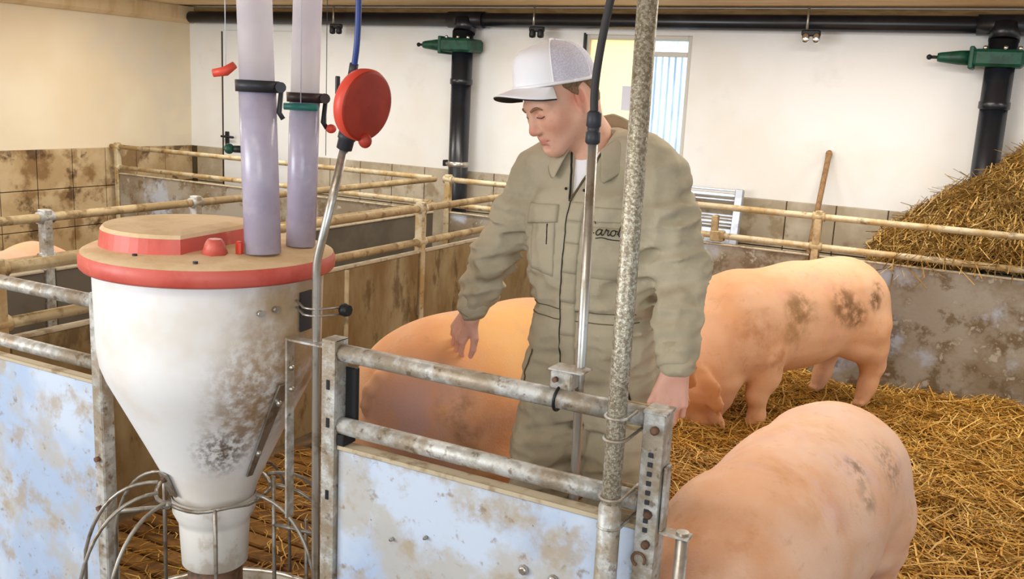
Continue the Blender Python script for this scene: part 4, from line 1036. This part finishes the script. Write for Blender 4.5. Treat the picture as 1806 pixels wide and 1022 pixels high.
def hand(s, wr, elb, dv, pn, side, curl, thumb=0.6):
    wr, dv = Vector(wr), Vector(dv).normalized()
    side = Vector(side); side = (side - dv * side.dot(dv)).normalized(); pn = Vector(pn); pn = dv.cross(side) * (1 if dv.cross(side).dot(pn) > 0 else -1)
    s.rc(wr.lerp(Vector(elb), 0.35), wr, 0.030, 0.028, 0.02)
    off = (0.032, 0.0105, -0.0115, -0.032); ln = (0.090, 0.094, 0.089, 0.079)
    seg = ((0.043, 0.026, 0.021), (0.047, 0.030, 0.022), (0.043, 0.028, 0.021), (0.034, 0.021, 0.019))
    for i in range(4):
        kn = wr + side * off[i] + dv * ln[i]
        s.rc(wr + side * off[i] * 0.62 + dv * 0.01, kn, 0.0155, 0.0105, 0.014)
        p = kn; a = curl[0] + (i == 3) * 0.08
        for j in range(3):
            d = dv * math.cos(a) + pn * math.sin(a) + side * (off[i] * 1.3)
            q = p + d.normalized() * seg[i][j]
            r0 = (0.0096, 0.0088, 0.0080)[j] * (0.88 if i == 3 else 1); r1 = (0.0088, 0.0080, 0.0070)[j] * (0.88 if i == 3 else 1)
            s.rc(p, q, r0 * 0.95, r1 * 0.95, 0.002); p = q; a += curl[1 + (j > 0)]
    b = wr + dv * 0.018 + side * 0.020
    s.rc(b, b + dv * 0.036 + side * 0.024 * thumb / 0.6 + pn * 0.008, 0.0165, 0.0125, 0.014)
    p = b + dv * 0.036 + side * 0.024 * thumb / 0.6 + pn * 0.008
    q = p + (dv * 0.9 + side * 0.35 + pn * 0.15).normalized() * 0.034; s.rc(p, q, 0.0118, 0.0100, 0.004)
    s.rc(q, q + (dv * 0.98 + side * 0.05 + pn * 0.2).normalized() * 0.027, 0.0098, 0.0080, 0.003)
hL = SDF(); hand(hL, (-0.716, 2.262, 1.012), elL, (0.04, -0.25, -0.97), (-0.32, 0.95, 0), (-0.90, -0.42, 0.0), (0.55, 0.75, 0.6), 0.45)
P2, Q2 = surface(hL, (-0.87, 2.10, 0.76), (-0.60, 2.42, 1.12), 0.0026, 4, 1)
hR = SDF(); hand(hR, (-1.414, 2.424, 1.030), elR, (-0.45, -0.02, -0.80), (-0.45, 0.75, -0.50), (0.75, -0.30, -0.45), (0.40, 0.45, 0.35), 0.9)
P3, Q3 = surface(hR, (-1.64, 2.28, 0.82), (-1.26, 2.56, 1.16), 0.0026, 4, 1)
SK = np.array(lin((224, 172, 152))[:3])
def hand_col(P): return np.tile(SK, (len(P), 1)) * (1 - 0.10 * (wob(P, 60, 31)[:, None] > 0.4))
bt = SDF(); bt.fn(f_, lo_, hi_, 0.03)
for a, b, c in ((shL, elL, wrL), (shR, elR, wrR)): bt.chain([a, b, c], [0.040, 0.032, 0.026], 0.03)
for a, b, c in ((hipL, knL, anL), (hipR, knR, anR)): bt.chain([a, b, c], [0.080, 0.058, 0.040], 0.04)
P4, Q4 = surface(bt, (-1.50, 2.15, 0.02), (-0.65, 2.65, 1.54), 0.014, 4, 1)
PS = [P1, P2, P3, P4]; QS = [Q1, Q2, Q3, Q4]; CS = [C1, hand_col(P2), hand_col(P3), np.tile(SK, (len(P4), 1))]
o_ = 0; QQ = []
for P_, Q_ in zip(PS, QS): QQ.append(Q_ + o_); o_ += len(P_)
PB_ = np.concatenate(PS)
body = np_mesh('body', PB_ - MO, np.concatenate(QQ), 'skin', man, True, np.concatenate(CS))
tag(body, 'light skin of face, neck and hands')
HB = BVHTree.FromPolygons([Vector(p) for p in P1], [tuple(q) for q in Q1.tolist()])

# ---- coverall
cs = SDF()
cs.fn(*loft(TOR), 0.03)
def sleeve(a, b, c, rr):
    va, vb, vc = Vector(a), Vector(b), Vector(c)
    cs.chain([a, tuple(va.lerp(vb, 0.5)), b, tuple(vb.lerp(vc, 0.55)), c], rr, 0.035)
sleeve(shL, elL, tuple(Vector(wrL) + Vector((0.002, -0.004, 0.006))), [0.064, 0.066, 0.060, 0.055, 0.045])
sleeve(shR, elR, wrR, [0.066, 0.063, 0.056, 0.050, 0.042])
cs.chain([(-0.995, 2.445, 1.555), (-0.915, 2.440, 1.530), shL], [0.048, 0.056, 0.062], 0.05); cs.chain([(-1.085, 2.440, 1.545), (-1.150, 2.435, 1.512), shR], [0.048, 0.056, 0.062], 0.05)
for a, b, c in ((hipL, knL, anL), (hipR, knR, anR)):
    va, vb, vc = Vector(a), Vector(b), Vector(c)
    cs.chain([a, tuple(va.lerp(vb, 0.5)), b, tuple(vb.lerp(vc, 0.5)), c], [0.108, 0.098, 0.090, 0.086, 0.090], 0.045)
ELR, ELL, KNR, KNL = [np.array(v) for v in (elR, elL, knR, knL)]
def vopen(p):
    """signed width of the open neckline"""
    w_ = np.interp(p[:, 2], [1.405, 1.46, 1.53, 1.57], [-0.004, 0.014, 0.036, 0.048])
    xc = np.interp(p[:, 2], [1.40, 1.55], [-1.055, -1.040])
    return np.maximum(np.abs(p[:, 0] - xc) - w_, p[:, 1] - 2.42)
def folds(p):
    def near(c, r): return np.exp(-np.sum((p - np.array(c)) ** 2, 1) / (r * r))
    q = p * np.array([1.0, 1.0, 2.4])
    a = 1 - 2 * np.abs(wob(q, 26, 41)); b = 1 - 2 * np.abs(wob(p * np.array([1.6, 1.6, 1.0]), 26, 43))
    m = 0.20 + 1.3 * near(ELL, 0.20) + 1.2 * near(ELR, 0.18) + 0.7 * near((-1.01, 2.38, 0.86), 0.20) + 0.8 * near(KNR, 0.22) + 0.8 * near(KNL, 0.22) + 0.7 * near(wrL, 0.12) + 0.5 * near(wrR, 0.12) + 0.5 * near((-0.80, 2.42, 1.36), 0.12) + 0.5 * near((-1.22, 2.42, 1.34), 0.12) + 0.35 * near((-1.01, 2.3, 1.12), 0.12)
    # waist seam drawn in
    seam = 0.006 * np.exp(-((p[:, 2] - 1.105) / 0.010) ** 2) * (np.abs(p[:, 0] + 1.014) < 0.2)
    return -(0.0075 * a + 0.0050 * b) * np.minimum(m, 1.35) + seam
tor_f = loft(TOR)[0]
def cov_ev(p):
    d = cs(p)
    m = np.abs(d) < 0.08
    if m.any():
        d[m] += folds(p[m])
        v = np.maximum(vopen(p[m]), -(d[m] + 0.022))
        d[m] = np.maximum(d[m], -v)
    return d
P, Q = surface(cov_ev, (-1.52, 2.12, 0.03), (-0.60, 2.68, 1.60), 0.0062, 4, 1, 0.022)
suit = np_mesh('coverall', P - MO, Q, 'khaki', man); tag(suit, 'khaki work coverall, creased, open at the neck')
CB = BVHTree.FromPolygons([Vector(p) for p in P], [tuple(q) for q in Q.tolist()])
# t-shirt inside the open neck
def shirt_ev(p):
    d = np.minimum(tor_f(p), bs(p) - 0.006) + 0.011
    return np.maximum(d, np.maximum(1.34 - p[:, 2], p[:, 2] - 1.545 + (p[:, 1] - 2.40) * 0.35))
P, Q = surface(shirt_ev, (-1.26, 2.25, 1.32), (-0.80, 2.60, 1.62), 0.007, 4, 1)
np_mesh('t_shirt', P - MO, Q, 'cloth_white', man)

def cast_y(x, z, off=0.0, y0=1.6):
    h = CB.ray_cast(Vector((x, y0, z)), Vector((0, 1, 0)))
    if h[0] is None: return Vector((x, 2.42, z))
    n = h[1] if h[1].dot(Vector((0, -1, 0))) > 0 else -h[1]
    n = (n + Vector((0, -1.2, 0))).normalized()
    return h[0] + n * off
def patch(name, quad, m, th=0.004, nu=14, nv=10, sub=None, parent=None):
    """cloth piece laid on the front of the coverall; quad = four (x, z) corners, bottom left first"""
    a, b, c, d = [Vector(q) for q in quad]; o = MB(); top = []; bot = []
    for i in range(nu + 1):
        for j in range(nv + 1):
            u, v = i / nu, j / nv
            q = a.lerp(b, u).lerp(d.lerp(c, u), v)
            e = min(u, 1 - u, v, 1 - v)
            top.append(cast_y(q.x, q.y, th if e > 0 else th * 0.55)); bot.append(cast_y(q.x, q.y, -0.008))
    k = nv + 1; N_ = len(top); fs = []
    for i in range(nu):
        for j in range(nv):
            fs.append((i * k + j, (i + 1) * k + j, (i + 1) * k + j + 1, i * k + j + 1))
    rim = [i * k for i in range(nu + 1)] + [nu * k + j for j in range(1, nv + 1)] + [i * k + nv for i in range(nu - 1, -1, -1)] + [j for j in range(nv - 1, 0, -1)]
    for i in range(len(rim)):
        p, q = rim[i], rim[(i + 1) % len(rim)]; fs.append((p, q, N_ + q, N_ + p))
    o.add(top + bot, fs, True)
    return o.build(name, m, parent or suit)
# front placket running down from the neckline, and its dark shadow gap
zz = [1.41, 1.36, 1.30, 1.22, 1.14, 1.05, 0.95]
px_ = [-1.055, -1.058, -1.060, -1.062, -1.060, -1.056, -1.050]
for i in range(len(zz) - 1):
    patch('placket', ((px_[i + 1] + 0.004, zz[i + 1]), (px_[i + 1] + 0.046, zz[i + 1]), (px_[i] + 0.046, zz[i]), (px_[i] + 0.004, zz[i])), 'khaki', 0.0055, 5, 6)
def seam(name, pts, m, r=0.0022, off=0.003, k=5):
    q = catmull([(a, 0, b) for a, b in pts], k)
    return MB().tube([cast_y(v.x, v.z, off) for v in q], r, 6).build(name, m, suit)
seam('zip', list(zip([v + 0.002 for v in px_], zz)), 'ink', 0.0022, 0.0015)  # ink line painted in for the placket's shadow gap
seam('neck_facing', [(-1.090, 1.55), (-1.078, 1.50), (-1.066, 1.455), (-1.056, 1.41)], 'ink', 0.003, 0.002)
seam('neck_facing', [(-0.996, 1.55), (-1.014, 1.50), (-1.036, 1.455), (-1.054, 1.41)], 'khaki_dark', 0.003, 0.003)
# chest pockets with flaps
patch('chest_pocket', ((-1.165, 1.215), (-1.085, 1.205), (-1.090, 1.352), (-1.180, 1.350)), 'khaki', 0.0045)
patch('pocket_flap', ((-1.190, 1.335), (-1.083, 1.352), (-1.086, 1.398), (-1.186, 1.392)), 'khaki', 0.0085)
patch('chest_pocket', ((-0.985, 1.215), (-0.885, 1.215), (-0.880, 1.352), (-0.988, 1.352)), 'khaki', 0.0035)
patch('pocket_flap', ((-0.990, 1.362), (-0.876, 1.366), (-0.880, 1.402), (-0.990, 1.402)), 'khaki', 0.0075)
seam('pocket_pleat', [(-1.112, 1.345), (-1.110, 1.29)], 'ink', 0.0022, 0.004)
seam('pocket_slit', [(-0.885, 0.985), (-0.868, 0.93), (-0.850, 0.865)], 'ink', 0.0035, 0.001)
seam('pocket_slit', [(-1.150, 0.985), (-1.170, 0.93), (-1.185, 0.875)], 'khaki_dark', 0.003, 0.001)
seam('waist_seam', [(-1.17, 1.118), (-1.09, 1.120), (-1.02, 1.120), (-0.94, 1.122), (-0.86, 1.125)], 'khaki_dark', 0.0014, 0.002)
seam('waist_seam', [(-1.17, 1.090), (-1.09, 1.090), (-1.02, 1.092), (-0.94, 1.094), (-0.86, 1.098)], 'khaki_dark', 0.0014, 0.002)
seam('pleat', [(-1.03, 1.40), (-1.032, 1.30), (-1.034, 1.20), (-1.03, 1.13)], 'khaki_dark', 0.0014, 0.001)
for x, z in ((-1.075, 1.44), (-1.022, 1.44)): MB().ball(cast_y(x, z, 0.003), 0.004, 8, 6).build('snap_button', 'ink', suit)
bt_ = MB(); c_ = cast_y(-0.972, 1.475, 0.006); bt_.ball(c_, 0.010, 10, 8, (1, 0.6, 1)); bt_.build('microphone', 'clamp', suit)
# embroidered script on the chest
def script(strokes, x0, z0, sc):
    o = MB()
    for st in strokes:
        q = catmull([(x0 + a * sc, 0, z0 + b * sc) for a, b in st], 4)
        o.tube([cast_y(v.x, v.z, 0.0052) for v in q], 0.00135, 5)
    return o.build('chest_lettering', 'ink', suit)
LET = []
LET.append([(-1.3, 2.1), (-1.7, 2.6), (-2.6, 2.3), (-3.0, 1.0), (-2.4, 0.0), (-1.3, 0.4)])                     # capital
def la(x): return [[(x + 1.1, 0.9), (x + 0.6, 1.15), (x + 0.1, 0.7), (x + 0.1, 0.1), (x + 0.5, 0.0), (x + 1.0, 0.6), (x + 1.15, 1.1), (x + 1.05, 0.3), (x + 1.3, 0.0), (x + 1.6, 0.35)]]
LET += la(-0.9)
LET.append([(0.75, 0.4), (1.0, 1.25), (1.1, 0.9), (1.45, 1.0), (1.35, 0.3), (1.5, 0.0), (1.9, 0.4)])            # r
LET.append([(2.5, 1.1), (2.0, 0.8), (2.0, 0.15), (2.5, 0.05), (2.9, 0.6), (2.6, 1.1), (2.9, 0.95), (3.3, 0.9)])   # o
LET.append([(3.2, 0.3), (3.9, 1.6), (4.2, 2.5), (3.9, 2.7), (3.6, 1.6), (3.5, 0.3), (3.8, 0.0), (4.2, 0.4)])     # l
LET += la(4.3)
LET.append([(-0.9, -0.7), (0.4, -0.45), (1.8, -0.75), (4.0, -0.85), (5.6, -0.7)])
script(LET, -0.955, 1.332, 0.0128)

# collar: stand and folded leaf round the neck
CC = Vector((-1.043, 2.438, 0))
def collar_mesh():
    o = MB(); n = 44; rows = []
    for i in range(n + 1):
        t = -1 + 2 * i / n; a = math.radians(90 + t * 152)           # starts and ends at the front
        back = 1 - abs(t)
        z0 = 1.530 + 0.030 * back - 0.030 * max(0, abs(t) - 0.72) / 0.28
        r0 = 0.078 + 0.004 * back
        dr = Vector((math.cos(a), math.sin(a) * 1.02, 0))
        fr_ = max(0, abs(t) - 0.6) / 0.4
        up = 0.046 + 0.034 * back
        pts = [CC + dr * (r0 - 0.004) + Vector((0, 0, z0)), CC + dr * (r0 + 0.002) + Vector((0, 0, z0 + up)), CC + dr * (r0 + 0.012) + Vector((0, 0, z0 + up + 0.003)),
               CC + dr * (r0 + 0.030 + 0.008 * fr_) + Vector((0, 0, z0 + up * 0.45 - 0.006 * fr_)), CC + dr * (r0 + 0.046 + 0.022 * fr_) + Vector((0, 0, z0 - 0.012 - 0.034 * fr_))]
        rows.append(pts)
    vs = [p for r in rows for p in r]; k = 5
    fs = [(i * k + j, (i + 1) * k + j, (i + 1) * k + j + 1, i * k + j + 1) for i in range(n) for j in range(k - 1)]
    o.add(vs, fs, True); ob = o.build('collar', 'khaki', suit)
    md = ob.modifiers.new('thick', 'SOLIDIFY'); md.thickness = 0.005; md.offset = 0
    sb = ob.modifiers.new('soft', 'SUBSURF'); sb.levels = 1; sb.render_levels = 1
    return ob
collar_mesh()
# cuffs
for a, b, r in ((elL, wrL, 0.047), (elR, wrR, 0.045)):
    va, vb = Vector(a), Vector(b); d = (vb - va).normalized()
    MB().tube([vb - d * 0.045, vb - d * 0.043, vb + d * 0.004, vb + d * 0.012, vb + d * 0.010], [r + 0.001, r + 0.004, r + 0.002, r, r - 0.008], 20, False).build('cuff', 'khaki', suit)
# boots
for (x, y, z) in (anL, anR):
    b_ = SDF(); b_.chain([(x, y + 0.01, 0.34), (x, y + 0.01, 0.12), (x, y, 0.06)], [0.062, 0.056, 0.052], 0.03); b_.chain([(x, y + 0.02, 0.05), (x, y - 0.10, 0.045), (x, y - 0.17, 0.04)], [0.048, 0.046, 0.040], 0.03)
    P, Q = surface(b_, (x - 0.1, y - 0.25, -0.01), (x + 0.1, y + 0.12, 0.42), 0.010, 4, 1)
    P[:, 2] = np.maximum(P[:, 2], 0.012)
    np_mesh('boot', P - MO, Q, 'boot', man)

# ---- hair, brows, eyes, cap (head frame)
def hw(p): return HM @ Vector(p)
def head_cast(org, dr, off):
    h = HB.ray_cast(hw(org), (HM.to_3x3() @ Vector(dr)).normalized())
    if h[0] is None: return hw(org)
    d = (HM.to_3x3() @ Vector(dr)).normalized(); return h[0] - d * off
def shell(name, th0, th1, zlo, zhi, n, m, off, mtl, axis_y=0.018):
    o = MB(); out = []; inn = []
    for i in range(n + 1):
        th = math.radians(th0 + (th1 - th0) * i / n); d = (math.cos(th), math.sin(th), 0)
        for j in range(m + 1):
            z = zlo(th) + (zhi(th) - zlo(th)) * j / m
            src = (d[0] * 0.3, axis_y + d[1] * 0.3, z); dr = (-d[0], -d[1], 0)
            e = 0.0 if j == 0 or i in (0, n) else 1.0
            h = head_cast(src, dr, off * e + 0.0005); out.append(h)
    k = m + 1
    o.add(out, [(i * k + j, (i + 1) * k + j, (i + 1) * k + j + 1, i * k + j + 1) for i in range(n) for j in range(m)], True)
    return o.build(name, mtl, man)
def hair_low(t):
    t = min(t, PI - t)                      # same on both sides; 0 at the ear line, negative in front
    return float(np.interp(t, [-0.42, -0.30, -0.16, -0.06, 0.02, 0.35, 0.55, 0.75, 1.6], [0.040, 0.026, 0.006, 0.004, 0.022, 0.024, 0.0, -0.045, -0.055]))
shell('hair', -24, 204, hair_low, lambda t: 0.060, 84, 8, 0.0035, 'hair')
for s_ in (-1, 1):
    q = [head_cast((s_ * x, -0.3, z), (0, 1, 0), 0.0012) for x, z in ((0.014, 0.016), (0.026, 0.0205), (0.038, 0.0205), (0.050, 0.013))]
    MB().tube(catmull(q, 4), [0.0030, 0.0034, 0.0036, 0.0038, 0.0040, 0.0040, 0.0040, 0.0038, 0.0036, 0.0032, 0.0026, 0.0020, 0.0015], 6).build('eyebrow', 'brow', man)
    q = [head_cast((s_ * x, -0.3, z), (0, 1, 0), 0.0006) for x, z in ((0.018, -0.0035), (0.026, -0.0065), (0.036, -0.0075), (0.047, -0.0045))]
    MB().tube(catmull(q, 4), 0.0014, 6).build('eyelash', 'lash', man)
    c_ = hw((s_ * 0.032, -0.0815, -0.0058)); MB().ball(c_, 0.0075, 10, 8, (1, 1, 0.35)).build('eye', 'lash', man)

# cap: structured white front, mesh back, curved peak
CA = math.radians(-20)
CMx = HM @ Matrix.Translation((0, 0.010, 0.036)) @ Matrix.Rotation(CA, 4, 'X')
def cap_pt(th, t):
    """th around (front at -90 deg), t from rim 0 to button 1"""
    fr_ = max(0.0, -math.sin(th))
    a, b = 0.091, 0.112 + 0.004 * fr_
    prof = (1 - t ** (2.5 + 0.9 * fr_)) ** (1 / 2.0)
    z = 0.004 + 0.112 * t + 0.012 * fr_ * math.sin(PI * min(1, t * 1.1))
    return CMx @ Vector((a * math.cos(th) * prof, b * math.sin(th) * prof, z))
def cap_panel(name, th0, th1, m, n=20, k=14):
    o = MB(); vs = []
    for i in range(n + 1):
        th = math.radians(th0 + (th1 - th0) * i / n)
        for j in range(k + 1): vs.append(cap_pt(th, min(0.999, j / k)))
    q = k + 1
    o.add(vs, [(i * q + j, (i + 1) * q + j, (i + 1) * q + j + 1, i * q + j + 1) for i in range(n) for j in range(k)], True)
    ob = o.build(name, m, None, tuple(MO)); return ob
cap = thing('cap', tuple(MO), '', '')
for kx in ('label', 'category'):
    if kx in cap: del cap[kx]
cap.parent = man; cap.location = (0, 0, 0)
for nm, a, b, mm in (('front_panel', -152, -90, 'cloth_white'), ('front_panel', -90, -28, 'cloth_white'), ('mesh_panel', -28, 90, 'cap_mesh'), ('mesh_panel', 90, 208, 'cap_mesh')):
    ob = cap_panel(nm, a, b, mm); ob.location = (0, 0, 0); ob.parent = cap
def seam_tube(pts, r, nm, m): return MB().tube(pts, r, 6).build(nm, m, cap)
for th in (-152, -90, -28, 31, 90, 149):
    seam_tube([cap_pt(math.radians(th), t) for t in [min(0.99, i / 12) for i in range(13)]], 0.0014, 'seam', 'cloth_white')
seam_tube([cap_pt(2 * PI * i / 48, 0.03) for i in range(49)], 0.0045, 'sweatband', 'cloth_white')
MB().ball(cap_pt(0.3, 0.999), 0.007, 10, 6, (1, 1, 0.6)).build('button', 'cloth_white', cap)
def brim_rows(dz):
    rows = []
    n, k = 26, 8
    for i in range(n + 1):
        u = -1 + 2 * i / n; th = math.radians(-90 + u * 60)
        for j in range(k + 1):
            v = j / k
            base = Vector((0.091 * math.cos(th), 0.114 * math.sin(th), 0.008))
            ext = 0.064 * math.sqrt(max(0.0, 1 - (abs(u)) ** 2.6)) * v
            p = base + Vector((0.10 * u * v * 0.12, -ext, 0)); p.z += -0.024 * (p.x / 0.085) ** 2 * (0.35 + 0.65 * v) - 0.010 * v + dz
            rows.append(CMx @ p)
    return rows, n, k
def brim(name, dz, m, parent):
    rows, n, k = brim_rows(dz); q = k + 1; o = MB()
    o.add(rows, [(i * q + j, (i + 1) * q + j, (i + 1) * q + j + 1, i * q + j + 1) for i in range(n) for j in range(k)], True)
    ob = o.build(name, m, parent)
    md = ob.modifiers.new('thick', 'SOLIDIFY'); md.thickness = 0.0025; md.offset = 0
    return ob
brim('peak', 0.0, 'cloth_white', cap)
brim('peak_underside', -0.003, 'ink', cap)
